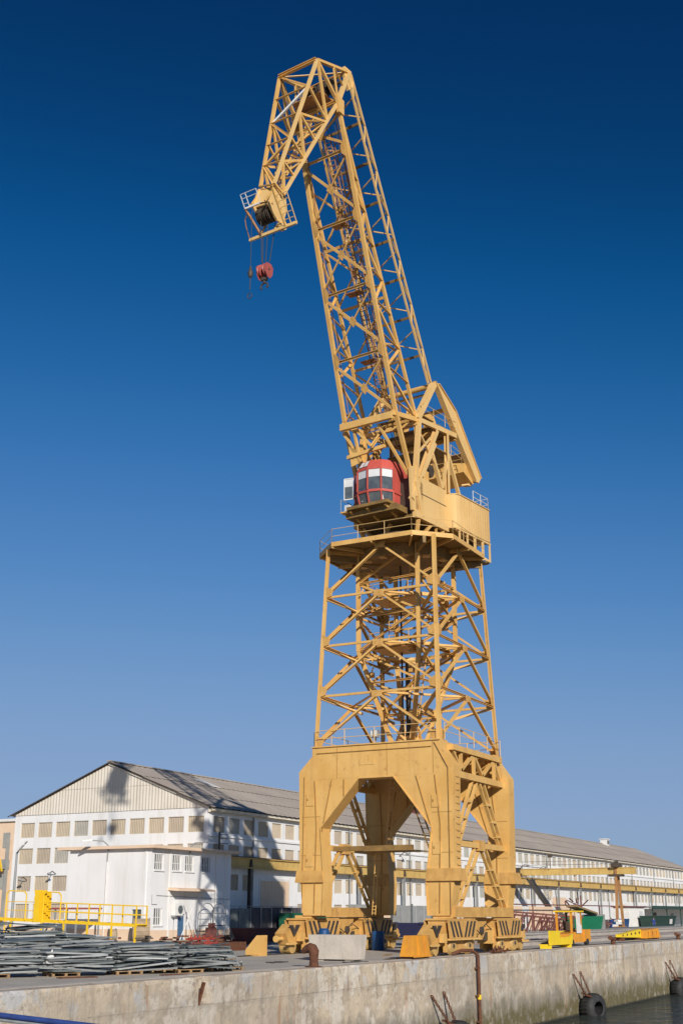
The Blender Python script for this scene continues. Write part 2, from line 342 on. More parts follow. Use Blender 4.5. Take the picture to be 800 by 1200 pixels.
# coping blocks: each its own piece, with narrow joints; a ladder recess is left open near the west end
xs = [-60, -30, -6, 6]; x = 14.0
while x < 360:
    xs.append(x); x += random.choice((6.2, 7.4, 8.1)) if x < 170 else 22
xs += [400, 600, 900]
for a, b in zip(xs, xs[1:]):
    k = MB()
    for (p0, p1) in ([(a + .02, b - .02)] if not (a < notch[0] < b or a < notch[1] < b) else [(a + .02, notch[0]), (notch[1], b - .02)]):
        if p1 - p0 > .1:
            dy = random.uniform(-.012, .012)
            if p1 < 175 and p0 > 20:                       # worn and chipped arris: short lengths with their own chamfer
                ns = max(2, int((p1 - p0) / .45)); hs_ = [(random.choice((.02, .03, .05, .05, .09, .16)), random.choice((.02, .03, .05, .09, .14))) for _ in range(ns + 1)]
                rows = []
                for i_ in range(ns + 1):
                    X_ = p0 + (p1 - p0) * i_ / ns; ch, cz = hs_[i_]; y_ = QY - .012 + dy * .4
                    rows.append([(X_, QY + .93, -1.015), (X_, y_, -1.015), (X_, y_ + .004, -cz - .01), (X_, y_ + ch, 0.012), (X_, QY + .93, .012)])
                n0 = len(k.v); 
                for r_ in rows: k.v += [V(q_) for q_ in r_]
                for i_ in range(ns):
                    for j_ in range(5): a_, b_ = n0 + i_ * 5 + j_, n0 + i_ * 5 + (j_ + 1) % 5; k.f.append([a_, b_, b_ + 5, a_ + 5]); k.mi.append(0)
                k.f.append([n0 + j_ for j_ in range(5)]); k.f.append([n0 + ns * 5 + j_ for j_ in range(5)]); k.mi += [0, 0]
                continue
            k.hexa([(p0, QY - .012 + dy * .4, -1.015), (p1, QY - .012 + dy * .4, -1.015), (p1, QY + .93, -1.0), (p0, QY + .93, -1.0),
                    (p0, QY - .008 + dy * .4, -.03), (p1, QY - .008 + dy * .4, -.03), (p1, QY + .93, .012), (p0, QY + .93, .012)])
    k.build('coping_block', 'quay', qw)
MB().bb(notch[0], notch[1], QY + .5, QY + .93, -1.0, -.01).build('recess_back', 'quay', qw)
MB().beam((42.3, QY + .1, -1.0), (42.55, QY + .02, -.2), .16, .08).build('recess_rung', 'rust', qw)
for Y, nm in ((30.8, 1), (40.4, 2)):
    r = MB(); r.bb(63, 600, Y - .2, Y - .08, .004, .012); r.bb(63, 600, Y + .08, Y + .2, .004, .012); r.bb(63, 600, Y - .035, Y + .035, .004, .05)
    props(r.build('crane_rail', 'dark'), kind='structure')
# stain patches and a kerb strip on the apron
r = MB(); r.bb(20, 700, 29.65, 30.3, .003, .02); props(r.build('apron_strip', 'block', kind='structure'))

# ---------------------------------------------------------------- warehouse
WX, WY, EZ, RY, RZ, WX2, WY2 = 111.0, 75.0, 13.3, 88.5, 18.5, 333.0, 102.0
wh = thing('warehouse', 'long white three storey warehouse with grey pitched roof behind the crane', 'warehouse', (WX, WY, 0))
ROW = ((10.65, 12.35), (7.75, 9.5), (4.75, 6.45), (1.75, 3.45))
# long facade openings
LW = []; x = .95; bays = []
k = 0
while x < WX2 - WX - 3:
    for ri, (a, b) in enumerate(ROW):
        X = WX + x
        if ri == 2 and (119.9 < X < 127.6 or 221 < X < 231 or 262 < X < 272): continue
        if ri == 3 and (X < 128 or X > 205 or k % 4 == 3): continue
        LW.append((x, x + 2.15, a, b))
    x += 3.02; k += 1
wl = MB(); wall_skin(wl, (WX, WY, 0), (1, 0), (0, -1), WX2 - WX, 0, EZ - .25, LW, .28)
GW = [(.6 + i * 2.6, .6 + i * 2.6 + 2.08, a, b) for i in range(10) for a, b in ROW]
wall_skin(wl, (WX, WY, 0), (0, 1), (-1, 0), WY2 - WY, 0, EZ - .05, GW, .28)
wl.bb(WX + .3, WX2 - .3, WY + .29, WY2 - .3, .1, EZ - .3)
wl.add([(WX2, WY, 0), (WX2, WY2, 0), (WX2, WY2, EZ), (WX2, RY, RZ - .1), (WX2, WY, EZ)], [(0, 1, 2, 3, 4)])
wl.add([(WX, WY2, 0), (WX2, WY2, 0), (WX2, WY2, EZ), (WX, WY2, EZ)], [(0, 1, 2, 3)])
wall = wl.build('wall', 'white', wh)
# window: pleated canvas blind in a thin frame, one shared mesh, local x along the wall, y inward
def window_mesh(wd, h, npl=9, split=False):
    m = MB(); m.k = 0; pts = []
    for i in range(npl * 2 + 1): pts.append((wd * i / (npl * 2), (.12 + (.035 if i % 2 else -.01))))
    for (a, ya), (b, yb) in zip(pts, pts[1:]): m.add([(a, ya, 0), (b, yb, 0), (b, yb, h), (a, ya, h)], [(0, 1, 2, 3)])
    m.k = 1
    m.bb(0, wd, .02, .10, -.0, .05); m.bb(0, wd, .02, .10, h - .05, h); m.bb(0, .05, .02, .10, .05, h - .05); m.bb(wd - .05, wd, .02, .10, .05, h - .05)
    me = bpy.data.meshes.new('window'); me.from_pydata(m.v, [], m.f)
    for x in ('blind', 'clad'): me.materials.append(M[x])
    for p_, i in zip(me.polygons, m.mi): p_.material_index = i
    return me
WMS = {}
def add_window(parent, pos, rz, wd, h):
    kind = random.choice((0, 0, 0, 1, 1, 2)) if pos[0] < 180 else random.choice((0, 1, 2, 2, 2, 3))
    key = (round(wd, 2), round(h, 2), kind)
    if key not in WMS:
        WMS[key] = window_mesh(wd, h); WMS[key].materials[0] = M[('blind', 'blind2', 'blind3', 'bluegrey')[kind]]
    return inst('window', WMS[key], Matrix.Translation(pos) @ Matrix.Rotation(rz, 4, 'Z'), parent)
nwin = 0; farm = MB()
for (a, b, z0, z1) in LW:
    if nwin < 258: add_window(wh, (WX + a, WY + .01, z0), 0, b - a, z1 - z0); nwin += 1
    else:
        farm.bb(WX + a, WX + b, WY + .1, WY + .16, z0, z1)
if farm.v: props(farm.build('window', 'blind', wh), kind='stuff')
for (a, b, z0, z1) in GW:
    if z0 > 7 or a > 14: add_window(wh, (WX + .01, WY + b, z0), R(-90), b - a, z1 - z0)
# gable cladding: corrugated sheets, in two courses
def corr(mb, org, dx, ht_at, length, z_base, n, pitch=.42, amp=.05):
    k = int(length / (pitch / 2)); P = []
    for i in range(k + 1):
        a = length * i / k; P.append((a, amp if i % 2 else 0))
    for (a, ya), (b, yb) in zip(P, P[1:]):
        A = V(org) + V((*dx, 0)) * a + V((*n, 0)) * ya; B = V(org) + V((*dx, 0)) * b + V((*n, 0)) * yb
        ta, tb = ht_at(a), ht_at(b); za, zb = z_base(a), z_base(b)
        if ta - za < .02 and tb - zb < .02: continue
        mb.add([A + V((0, 0, za)), B + V((0, 0, zb)), B + V((0, 0, max(tb, zb))), A + V((0, 0, max(ta, za)))], [(0, 1, 2, 3)])
slope = (RZ - EZ) / (RY - WY)
top = lambda a: EZ + .02 + slope * (a if a < RY - WY else WY2 - WY - a)
m = MB(); corr(m, (WX - .06, WY, 0), (0, 1), lambda a: min(top(a), 15.9), WY2 - WY, lambda a: EZ - .1, (-1, 0)); m.build('gable_sheeting', 'clad', wh)
m = MB(); corr(m, (WX - .10, WY, 0), (0, 1), top, WY2 - WY, lambda a: min(15.85, top(a)), (-1, 0)); m.build('gable_sheeting', 'clad', wh)
# roof: corrugated sheets on both slopes with a ridge cap
def roof_slope(mb, y0, z0, y1, z1, x0, x1, pitch=1.1, amp=.07):
    k = int((x1 - x0) / (pitch / 2)); pr = None
    for i in range(k + 1):
        X = x0 + (x1 - x0) * i / k; h = amp if i % 2 else 0; c = ((X, y0, z0 + h), (X, y1, z1 + h))
        if pr: mb.add([pr[0], c[0], c[1], pr[1]], [(0, 1, 2, 3)])
        pr = c
nb = 3
for i in range(nb):                                                        # three sheet courses, each lapped over the one below
    t0, t1 = i / nb, (i + 1) / nb; f = lambda t: (WY - .75 + (RY - WY + .75) * t, EZ - .16 + (RZ - EZ + .28) * t)
    (y0, z0), (y1, z1) = f(t0), f(t1); m = MB(); roof_slope(m, y0 - .15, z0 - .03 + .03 * i, y1, z1 + .03 * i, WX - .45, WX2 + .4); m.build('roof_sheeting', 'roof', wh)
m = MB(); roof_slope(m, WY2 + .75, EZ - .16, RY, RZ + .12, WX - .45, WX2 + .4); m.build('roof_sheeting', 'roof', wh)
m = MB(); m.beam((WX - .5, RY, RZ + .26), (WX2 + .4, RY, RZ + .26), .5, .12); m.build('ridge_cap', 'roof', wh)
for s0, s1 in (((WX - .48, WY - .8, EZ - .22), (WX - .48, RY, RZ + .06)), ((WX - .48, WY2 + .8, EZ - .22), (WX - .48, RY, RZ + .06))):
    m = MB(); m.beam(s0, s1, .05, .1); m.build('verge_board', 'dark', wh)
m = MB(); m.bb(WX - .2, WX2 + .2, WY - .62, WY - .3, EZ - .5, EZ - .22); m.bb(WX - .2, WX2, WY - .3, WY - .02, EZ - .62, EZ - .3); m.build('gutter', 'gutter', wh)
m = MB(); m.bb(WX - .15, WX2, WY - .17, WY - .003, 10.2, 10.42); m.build('string_course', 'white', wh)
for X, Y0, s in ((124, 83.4, 0), (204, 84, 0)):       # pale roof lights and ridge vents
    z = lambda y: EZ - .16 + (RZ - EZ + .28) * (y - WY + .75) / (RY - WY + .75) + .17
    m = MB(); m.prism([(X, Y0, z(Y0)), (X + 1.6, Y0, z(Y0)), (X + 1.6, Y0 + 2.8, z(Y0 + 2.8)), (X, Y0 + 2.8, z(Y0 + 2.8))], (0, 0, .05)); m.build('roof_light', 'whitepaint', wh)
for X in (191, 207, 303):
    m = MB(); m.bb(X - 1, X + 1, 87.2, 88.9, RZ - .6, RZ + 1.15); m.bb(X - 1.2, X + 1.2, 87.0, 89.1, RZ + 1.15, RZ + 1.35)
    v_ = m.build('roof_vent', 'rustred' if X < 250 else 'whitepaint', wh)
    m = MB()
    for z in (.1, .4, .7): m.bb(X - .8, X + .8, 87.12, 87.2, RZ + z, RZ + z + .18)
    m.build('louvre', 'dark', v_)
for X in [119.8, 143, 161.3, 179, 200, 219.8, 239, 258, 277, 296, 315]:
    m = MB(); m.tube((X, WY - .16, 0), (X, WY - .16, EZ - .5), .09, 8)
    for z in (2, 5, 8, 11): m.bb(X - .15, X + .15, WY - .2, WY - .003, z, z + .08)
    m.build('drainpipe', 'grey', wh)
for x0, x1, h in ((121.6, 127.8, 5.9), (222, 230, 5.2), (262.6, 270, 4.2)):                        # peach loading doors of vertical boards
    d = MB(); d.bb(x0 - .25, x1 + .25, WY - .10, WY - .003, 0, h + .25); dd = d.build('loading_door', 'whitepaint', wh); nbd = 8
    for i in range(nbd):
        a = x0 + (x1 - x0) * i / nbd; m = MB(); m.bb(a + .015, a + (x1 - x0) / nbd - .015, WY - .16, WY - .105, .05, h); m.build('board', 'peach', dd)
m = MB()
for x0, x1 in ((WX + .1, 121.2), (128.2, 221.6), (230.4, 262.2), (270.4, WX2)): m.bb(x0, x1, WY - .03, WY - .004, 0, 1.1)
m.bb(WX - .03, WX - .004, WY - .03, WY2, 0, 1.1); m.build('plinth', 'peach', wh)
for X, z in ((132, 9.9), (158, 9.9), (206.5, 9.9), (216, 9.9), (235, 9.9), (262, 9.9)):             # swan neck wall lamps
    m = MB(); m.path([(X, WY, z), (X, WY - .7, z + .5), (X, WY - 1.2, z + .45)], .05); L_ = m.build('wall_lamp', 'dark', wh)
    MB().lathe((X, WY - 1.25, z + .5), (0, -.3, -1), [(0, .08), (.15, .28), (.3, .3)], 10).build('lamp_shade', 'grey', L_)
for y, z in ((99.6, 6.0), (95.4, 6.6)):
    m = MB(); m.path([V((WX, y, z)), V((WX - .6, y, z + .3)), V((WX - 1.0, y, z + .1))], .05); L_ = m.build('wall_lamp', 'dark', wh)
    MB().lathe((WX - 1.0, y, z + .15), (-.3, 0, -1), [(0, .08), (.12, .26), (.25, .28)], 10).build('lamp_shade', 'grey', L_)
# small mast with insulators at the corner of the wall
m = MB(); m.tube((112.4, WY - .5, 8.7), (112.4, WY - .5, 10.7), .1, 8)
for z in (9.5, 10.0, 10.4): m.beam((112.4, WY - .5, z), (113.5, WY - .9, z), .06)
m.build('cable_bracket', 'dark', wh)

# ---------------------------------------------------------------- runway beam along the warehouse, its posts
rw = thing('crane_runway', 'rusty yellow crane runway beam on slim posts along the warehouse wall', 'crane runway', (112, 74.3, 0))
m = MB(); m.bb(112, 330, 74.2, 74.28, 7.2, 8.1); m.bb(112, 330, 74.0, 74.5, 8.1, 8.2); m.bb(112, 330, 74.0, 74.5, 7.1, 7.2); m.build('girder', 'gantryyel', rw)
m = MB(); m.bb(112, 330, 74.2, 74.3, 8.202, 8.3); m.build('rail', 'rust', rw)
X = 118.2
while X < 330:
    m = MB()
    for dy in (-.16, .16): m.bb(X - .12, X + .12, 74.25 + dy - .02, 74.25 + dy + .02, 0, 7.08)
    m.bb(X - .025, X + .025, 74.11, 74.39, 0, 7.08); m.build('post', 'grey' if X > 121 else 'dark', rw)
    m = MB(); m.prism([(X - .25, 73.95, 7.22), (X + .25, 73.95, 7.22), (X, 73.95, 8.05)], (0, .24, 0)); m.build('bracket', 'dark', rw)
    X += 13.2

# semi gantry: girder from the runway to two legs on the quay side
gc = thing('gantry_crane', 'yellow semi gantry crane with box girder and two slim rusty legs', 'gantry crane', (199, 56, 0))
GX = 199
m = MB(); m.bb(GX - .45, GX + .45, 53.2, 73.6, 8.35, 9.3); m.build('girder', 'gantryyel', gc)
m = MB(); m.bb(GX - .55, GX + .55, 53.2, 72.0, 9.302, 9.4); m.build('girder_flange', 'gantryyel', gc)
m = MB(); m.beam((GX - 1.6, 56.2, 0.1), (GX - .4, 56.2, 9.4), .4, .35, (0, 1, 0)); m.build('leg', 'gantryrust', gc)
m = MB(); m.beam((GX + 1.9, 56.2, 0.1), (GX + .5, 56.2, 9.4), .4, .35, (0, 1, 0)); m.build('leg', 'gantryrust', gc)
m = MB(); m.bb(GX - 1.2, GX + 1.2, 55.6, 56.8, 9.42, 10.0); m.bb(GX - .8, GX + .8, 55.2, 57.4, 8.0, 8.33); m.bb(GX - .3, GX + .3, 55.9, 56.5, 10.0, 10.35); m.build('leg_head', 'dark', gc)
m = MB(); m.bb(GX - 2.4, GX + 2.6, 55.9, 56.5, .12, .5); m.build('bottom_tie', 'gantryrust', gc)
m = MB(); m.bb(GX - 1.6, GX + 1.6, 71.9, 72.9, 8.24, 8.7); m.bb(GX - 1.0, GX + .2, 72.2, 73.2, 8.72, 9.6); m.build('end_carriage', 'dark', gc)
m = MB()
for y in (57.5, 60, 62.5, 65, 67.5, 70, 71.8): m.tube((GX - .5, y, 9.4), (GX - .5, y, 10.5), .03, 5)
m.tube((GX - .5, 57.5, 10.5), (GX - .5, 71.8, 10.5), .03, 5); m.tube((GX - .5, 57.5, 9.95), (GX - .5, 71.8, 9.95), .03, 5); m.build('handrail', 'dark', gc)
m = MB()
for a, b in (((GX - 1.0, 66.8, 9.4), (GX - 1.0, 66.8, 11.3)),): m.tube(a, b, .06, 6); m.bb(GX - 1.35, GX - .7, 66.5, 67.1, 11.1, 11.5)
m.build('floodlight', 'dark', gc)
# inclined stair from the runway to the ground
st = thing('service_stair', 'grey steel service stair sloping down from the end of the gantry girder', 'stair', (206, 71, 0))
A, B = V((200.5, 71.4, 7.9)), V((214.5, 70.6, 0))
MB().beam(A - V((0, 0, .2)), B - V((0, 0, .2)) + V((-.5, 0, .25)), .8, .06).build('soffit', 'grey', st)
for dy in (-.45, .45): m = MB(); m.beam(A + V((0, dy, 0)), B + V((0, dy, 0)), .08, .35); m.build('stringer', 'grey', st)
for i in range(1, 24):
    p = A.lerp(B, i / 24); MB().box(p, (.3, .82, .05)).build('tread', 'grey', st)
for dy in (-.45, .45):
    m = MB(); m.tube(A + V((0, dy, 1)), B + V((0, dy, 1)), .03, 5)
    for t in (0, .25, .5, .75, 1): p = A.lerp(B, t) + V((0, dy, 0)); m.tube(p, p + V((0, 0, 1)), .03, 5)
    m.build('handrail', 'grey', st)

# ---------------------------------------------------------------- low white building
lb = thing('annex_building', 'small flat roofed white building with barred windows in front of the warehouse gable', 'building', (96.5, 71.5, 0))
LX0, LX1, LY0, LY1, LZ = 96.5, 110.2, 71.5, 81.3, 8.25
opA = [(x - LX0, x - LX0 + 1.45, 6.3, 7.75) for x in (97.0, 99.9, 102.0, 104.9)] + [(.75, 2.05, 1.35, 2.85), (4.6, 5.75, 0, 2.35)]
m = MB(); wall_skin(m, (LX0, LY0, 0), (1, 0), (0, -1), LX1 - LX0, 0, LZ, opA, .25)
opB = [(.9, 2.0, 1.1, 2.75)]
wall_skin(m, (LX0, LY0, 0), (0, 1), (-1, 0), LY1 - LY0, 0, LZ, opB, .25)
m.add([(LX1, LY0, 0), (LX1, LY1, 0), (LX1, LY1, LZ), (LX1, LY0, LZ)], [(0, 1, 2, 3)]); m.add([(LX0, LY1, 0), (LX1, LY1, 0), (LX1, LY1, LZ), (LX0, LY1, LZ)], [(0, 1, 2, 3)])
m.build('wall', 'white', lb)
for x in (99.45, 104.4, 107.0, 109.0): MB().bb(x, x + .22, LY0 - .06, LY0 - .003, 0, LZ - .002).build('pilaster', 'white', lb)
for y in (72.0,): MB().bb(LX0 - .06, LX0 - .003, y, y + .2, 0, LZ - .002).build('pilaster', 'white', lb)
m = MB(); m.bb(LX0 - .55, LX1 + .9, LY0 - .7, LY1 + 1.2, LZ, LZ + .28); m.build('roof_slab', 'peach', lb)
m = MB(); m.bb(LX0 - .035, LX0 - .004, LY0, LY1, 0, 1.0)
for x0, x1 in ((LX0 - .03, 101.08), (102.27, LX1)): m.bb(x0, x1, LY0 - .035, LY0 - .004, 0, .9)
m.build('plinth', 'peach', lb)
def barred(x, z, wd, h, nbar=4):
    m = MB(); m.bb(x, x + wd, LY0 + .18, LY0 + .2, z, z + h); wn = m.build('window', 'glass', lb)
    m = MB(); m.bb(x, x + wd, LY0 + .1, LY0 + .17, z, z + .06); m.bb(x, x + wd, LY0 + .1, LY0 + .17, z + h - .06, z + h); m.bb(x, x + .06, LY0 + .1, LY0 + .17, z + .06, z + h - .06); m.bb(x + wd - .06, x + wd, LY0 + .1, LY0 + .17, z + .06, z + h - .06)
    m.bb(x + .06, x + wd - .06, LY0 + .1, LY0 + .17, z + h * .45, z + h * .45 + .06); m.build('frame', 'whitepaint', wn)
    for i in range(nbar):
        a = x + wd * (i + 1) / (nbar + 1); MB().bb(a - .045, a + .045, LY0 - .02, LY0 + .04, z, z + h).build('bar', 'whitepaint', wn)
    m = MB(); m.bb(x - .1, x + wd + .1, LY0 - .12, LY0 - .003, z - .12, z - .02); m.build('sill', 'white', wn)
for x in (97.0, 99.9, 102.0, 104.9): barred(x, 6.3, 1.45, 1.45)
barred(97.25, 1.35, 1.3, 1.5, 3)
m = MB(); m.bb(LX0 + .18, LX0 + .2, LY0 + .9, LY0 + 2.0, 1.1, 2.75); wn = m.build('window', 'glass', lb)
m = MB(); m.bb(LX0 + .1, LX0 + .16, LY0 + 1.42, LY0 + 1.48, 1.1, 2.75); m.bb(LX0 - .1, LX0 + .1, LY0 + .85, LY0 + 2.05, 1.0, 1.09); m.build('frame', 'grey', wn)
m = MB(); m.bb(101.1, 102.25, LY0 + .12, LY0 + .18, 0, 2.35); dr = m.build('door', 'bluedoor', lb)
m = MB(); m.bb(101.2, 101.28, LY0 + .02, LY0 + .12, 1.0, 1.15); m.build('handle', 'grey', dr)
m = MB(); m.hexa([(99.3, LY0 - 1.25, 4.42), (105.5, LY0 - 1.25, 4.42), (105.5, LY0 - .003, 4.5), (99.3, LY0 - .003, 4.5), (99.3, LY0 - 1.25, 4.6), (105.5, LY0 - 1.25, 4.6), (105.5, LY0 - .003, 4.75), (99.3, LY0 - .003, 4.75)]); m.build('awning', 'peach', lb)
ac = MB(); ac.bb(99.9, 101.15, LY0 - .55, LY0 - .05, 2.2, 3.3); a_ = ac.build('air_conditioner', 'whitepaint', lb)
MB().lathe((100.7, LY0 - .6, 2.75), (0, 1, 0), [(0, .38), (.05, .38)], 14).build('fan_grille', 'galvdark', a_)
m = MB(); m.bb(99.95, 100.02, LY0 - .5, LY0, 2.05, 2.19); m.bb(101.03, 101.1, LY0 - .5, LY0, 2.05, 2.19); m.build('bracket', 'grey', a_)
for (x, y, dx, dy) in ((LX0, 78.2, -1, 0), (LX0, 74.0, -1, 0)):
    pass
def roof_lamp(p, d):
    p, d = V(p), V(d); m = MB(); m.path([p, p + V((0, 0, 1.5)), p + d * .5 + V((0, 0, 1.9)), p + d * 1.7 + V((0, 0, 1.95))], .06); L_ = m.build('roof_lamp', 'grey', lb)
    h = p + d * 1.7 + V((0, 0, 1.95)); MB().beam(h - d * .1, h + d * .9 - V((0, 0, .1)), .36, .2, w2=.22, h2=.1).build('lamp_head', 'whitepaint', L_)
roof_lamp((LX0 - .12, 76.6, 7.1), (-.75, .65, 0)); roof_lamp((102.6, LY0 - .12, 7.1), (.2, -1, 0))
m = MB(); m.tube((LX0 - .14, 76.6, 0), (LX0 - .14, 76.6, 7.1), .05, 6); m.tube((107.3, LY0 - .14, 0), (107.3, LY0 - .14, 8.2), .05, 6); m.build('conduit', 'whitepaint', lb)

for pts in ([(LX0 + 1.0, LY0 - .04, 4.0), (LX0 + 5.9, LY0 - .04, 3.9), (LX0 + 13.4, LY0 - .04, 3.75)], [(LX0 + .3, LY0 - .04, 4.05), (LX0 + .3, LY0 - .04, 3.2), (LX0 + 1.1, LY0 - .04, 3.2)], [(LX0 + 3.9, LY0 - .04, 2.1), (LX0 + 3.9, LY0 - .04, .1)]):
    MB().path([V(p) for p in pts], .028, 5).build('wall_cable', 'grey', lb)
# pink roofed shelter against the left wall of the annex, a far building on the left
sh = thing('open_shelter', 'low open shelter with thin posts and a pink roof edge left of the annex', 'shelter', (93, 77.5, 0))
m = MB(); m.bb(91.2, 94.8, 75.6, 79.8, 2.75, 2.9); m.build('roof', 'hookred', sh)
for i, (x, y) in enumerate(((91.4, 75.8), (91.4, 77.0), (91.4, 78.3), (91.4, 79.6), (94.6, 75.8), (94.6, 79.6))): MB().bb(x - .06, x + .06, y - .06, y + .06, 0, 2.74).build('post', 'grey', sh)
fb = thing('distant_building', 'pale peach building with yellow steelwork at the left edge behind the warehouse', 'building', (150, 148, 0))
m = MB(); m.bb(150, 175, 137.6, 165, 0, 16.2); m.build('wall', 'peach', fb)
m = MB(); m.bb(149.6, 175.2, 137.2, 165.2, 16.2, 16.6); m.build('parapet', 'whitepaint', fb)
m = MB(); m.bb(148.6, 149.95, 138.3, 150, 9.0, 10.4); m.build('balcony_floor', 'grey', fb)
for y in range(138, 150): m = MB(); m.beam((148.5, y + .4, 8.6), (148.5, y + 1.1, 10.6), .2, .2); m.build('balcony_bar', 'railyel', fb)
for y, z in ((138.6, 12.2), (141, 12.2), (138.6, 6), (141.2, 6)): m = MB(); m.bb(149.9, 149.98, y, y + 1.4, z, z + 2.3); m.build('window', 'bluegrey', fb)
for y in (138.2, 140.4, 142.8): m = MB(); m.bb(149.2, 149.6, y, y + .4, 0, 13.5); m.build('column', 'bluegrey', fb)
lp = thing('street_lamp', 'grey lamp post with angled double head in front of the gable', 'street lamp', (98, 89.5, 0))
m = MB(); m.tube((98, 89.5, 0), (98, 89.5, 8.3), .17, 10, .11); m.build('post', 'grey', lp)
m = MB(); m.beam((98, 89.5, 8.2), (98, 88.9, 9.0), .12); m.build('arm', 'grey', lp)
for k in (0, .35): MB().beam((98 - k, 89.0 + k * .2, 8.8 - k), (98 - k, 88.3 + k * .2, 9.4 - k), .3, .14).build('lamp_head', 'whitepaint', lp)
# ================================================================ THE CRANE
CX, CY = 76.0, 35.2
crane = thing('harbour_crane', 'tall ochre yellow portal harbour crane with red cab and bent lattice jib', 'crane', (CX, CY, 0))
FX0, FX1, BX0, BX1 = 70.7, 71.75, 80.25, 81.3            # front and rear portal plates
YN, YF = 29.75, 40.75                                     # outer edges, quay side and land side
def P3(x, y, z): return V((x, y, z))
# ---- portal: two flat box frames across the rails
def leg(x0, x1, sgn):
    yo, yi = (YN, 31.25) if sgn < 0 else (YF, 39.05)       # outer edge, inner edge at the knee
    s = -1 if sgn < 0 else 1
    a = lambda y: y
    if sgn < 0: pts = [(30.25, 2.25), (31.7, 2.25), (31.75, 4.3), (31.3, 7.4), (33.9, 10.66), (31.0, 10.67), (31.0, 12.3), (30.6, 12.35), (29.75, 11.15), (29.9, 4.4)]
    else: pts = [(40.35, 2.25), (38.95, 2.25), (38.85, 4.3), (39.1, 7.6), (36.3, 10.66), (39.6, 10.66), (39.75, 12.2), (40.75, 11.2), (40.6, 4.4)]
    m = MB(); m.prism([(x0, y, z) for y, z in pts], (x1 - x0, 0, 0)); L_ = m.build('portal_leg', 'yellow', crane)
    yc0, yc1 = (29.45, 31.8) if sgn < 0 else (38.75, 40.95)
    m = MB(); m.hexa([(x0 - .16, yc0 + .08, 4.25), (x1 + .16, yc0 + .08, 4.25), (x1 + .16, yc1 - .05, 4.25), (x0 - .16, yc1 - .05, 4.25), (x0 - .12, yc0 + .2, 4.98), (x1 + .12, yc0 + .2, 4.98), (x1 + .12, yc1 - .15, 4.98), (x0 - .12, yc1 - .15, 4.98)])
    m.build('leg_collar', 'yelworn', L_)
    for xx, sg in ((x0, -1), (x1, 1)):                     # stiffener seams on the plate, welded flats standing proud
        m = MB()
        for (p, q) in ((((31.02, 10.6), (30.72, 7.6)), ((30.72, 7.6), (30.9, 2.4)), ((32.3, 10.6), (31.3, 7.3))) if sgn < 0 else (((39.55, 10.6), (39.4, 7.6)), ((39.4, 7.6), (39.55, 2.4)), ((38.3, 10.6), (39.0, 7.4)), ((37.4, 10.6), (37.4, 9.4)))):
            m.beam((xx + sg * .03, *p), (xx + sg * .03, *q), .05, .06, (1, 0, 0))
        m.build('stiffener', 'yelseam', L_)
    for z_ in (5.9, 8.3): ya = 29.95 if sgn < 0 else 39.12; MB().bb(x0 - .012, x0 - .004, ya, ya + 1.35, z_, z_ + .04).build('weld_seam', 'yelseam', L_)
    # flange plates on the edges, a little darker with dirt
    m = MB(); po = pts[-3:] if False else None
    for (p, q) in zip(pts[1:5], pts[2:5]): m.beam(((x0 + x1) / 2, *p), ((x0 + x1) / 2, *q), x1 - x0 + .16, .05, (0, -1 if sgn > 0 else 1, 0))
    m.build('edge_flange', 'yellow', L_)
    return L_
for x0, x1 in ((FX0, FX1), (BX0, BX1)):
    for s in (-1, 1): leg(x0, x1, s)
for x0, x1, nm in ((FX0, FX1, 0), (BX0, BX1, 1)):
    m = MB(); m.bb(x0 - .008, x1 + .008, 30.55, 39.76, 10.665, 12.72); bm_ = m.build('portal_beam', 'yellow', crane)
    m = MB(); m.bb(x0 - .1, x1 + .1, 30.6, 39.8, 12.725, 12.8); m.bb(x0 - .06, x1 + .06, 33.9, 36.3, 10.6, 10.675); m.build('beam_flange', 'yellow', bm_)
    m = MB()
    for y in (31.1, 34.3, 37.9): m.bb(x0 - .02, x0 - .009, y, y + .04, 10.7, 12.7)
    m.build('beam_seam', 'yelseam', bm_)
    m = MB(); m.bb(x0 - .035, x0 - .009, 35.2, 36.3, 11.45, 11.85); m.build('beam_plate', 'yellow', bm_)
# fittings on the front plates: hatches, conduits, rungs
for y0, z0 in ((31.0, 6.2), (39.9, 5.6), (39.9, 9.4), (31.0, 9.0)):
    m = MB(); m.bb(FX0 - .05, FX0 - .004, y0 - .28, y0 + .28, z0 - .38, z0 + .38); ht = m.build('access_hatch', 'yellow', crane)
    MB().bb(FX0 - .09, FX0 - .052, y0 + .12, y0 + .2, z0 - .05, z0 + .1).build('hatch_handle', 'yelseam', ht)
for pts in ([(FX0 - .06, 30.15, 2.3), (FX0 - .06, 30.1, 11.0), (FX0 - .06, 31.0, 12.6)], [(FX0 - .06, 40.4, 2.4), (FX0 - .06, 40.3, 10.9)], [(FX0 - .05, 31.2, 12.35), (FX0 - .05, 39.4, 12.35)]):
    MB().path([V(p) for p in pts], .03, 6).build('conduit', 'yelseam', crane)
for k in range(14): m = MB(); m.beam((FX0 + .3, YN - .1, 5.3 + k * .4), (FX0 + .75, YN - .1, 5.3 + k * .4), .03, .03); m.beam((FX0 + .3, YN - .1, 5.3 + k * .4), (FX0 + .3, YN + .06, 5.3 + k * .4), .03, .03); m.build('rung', 'yellow', crane)
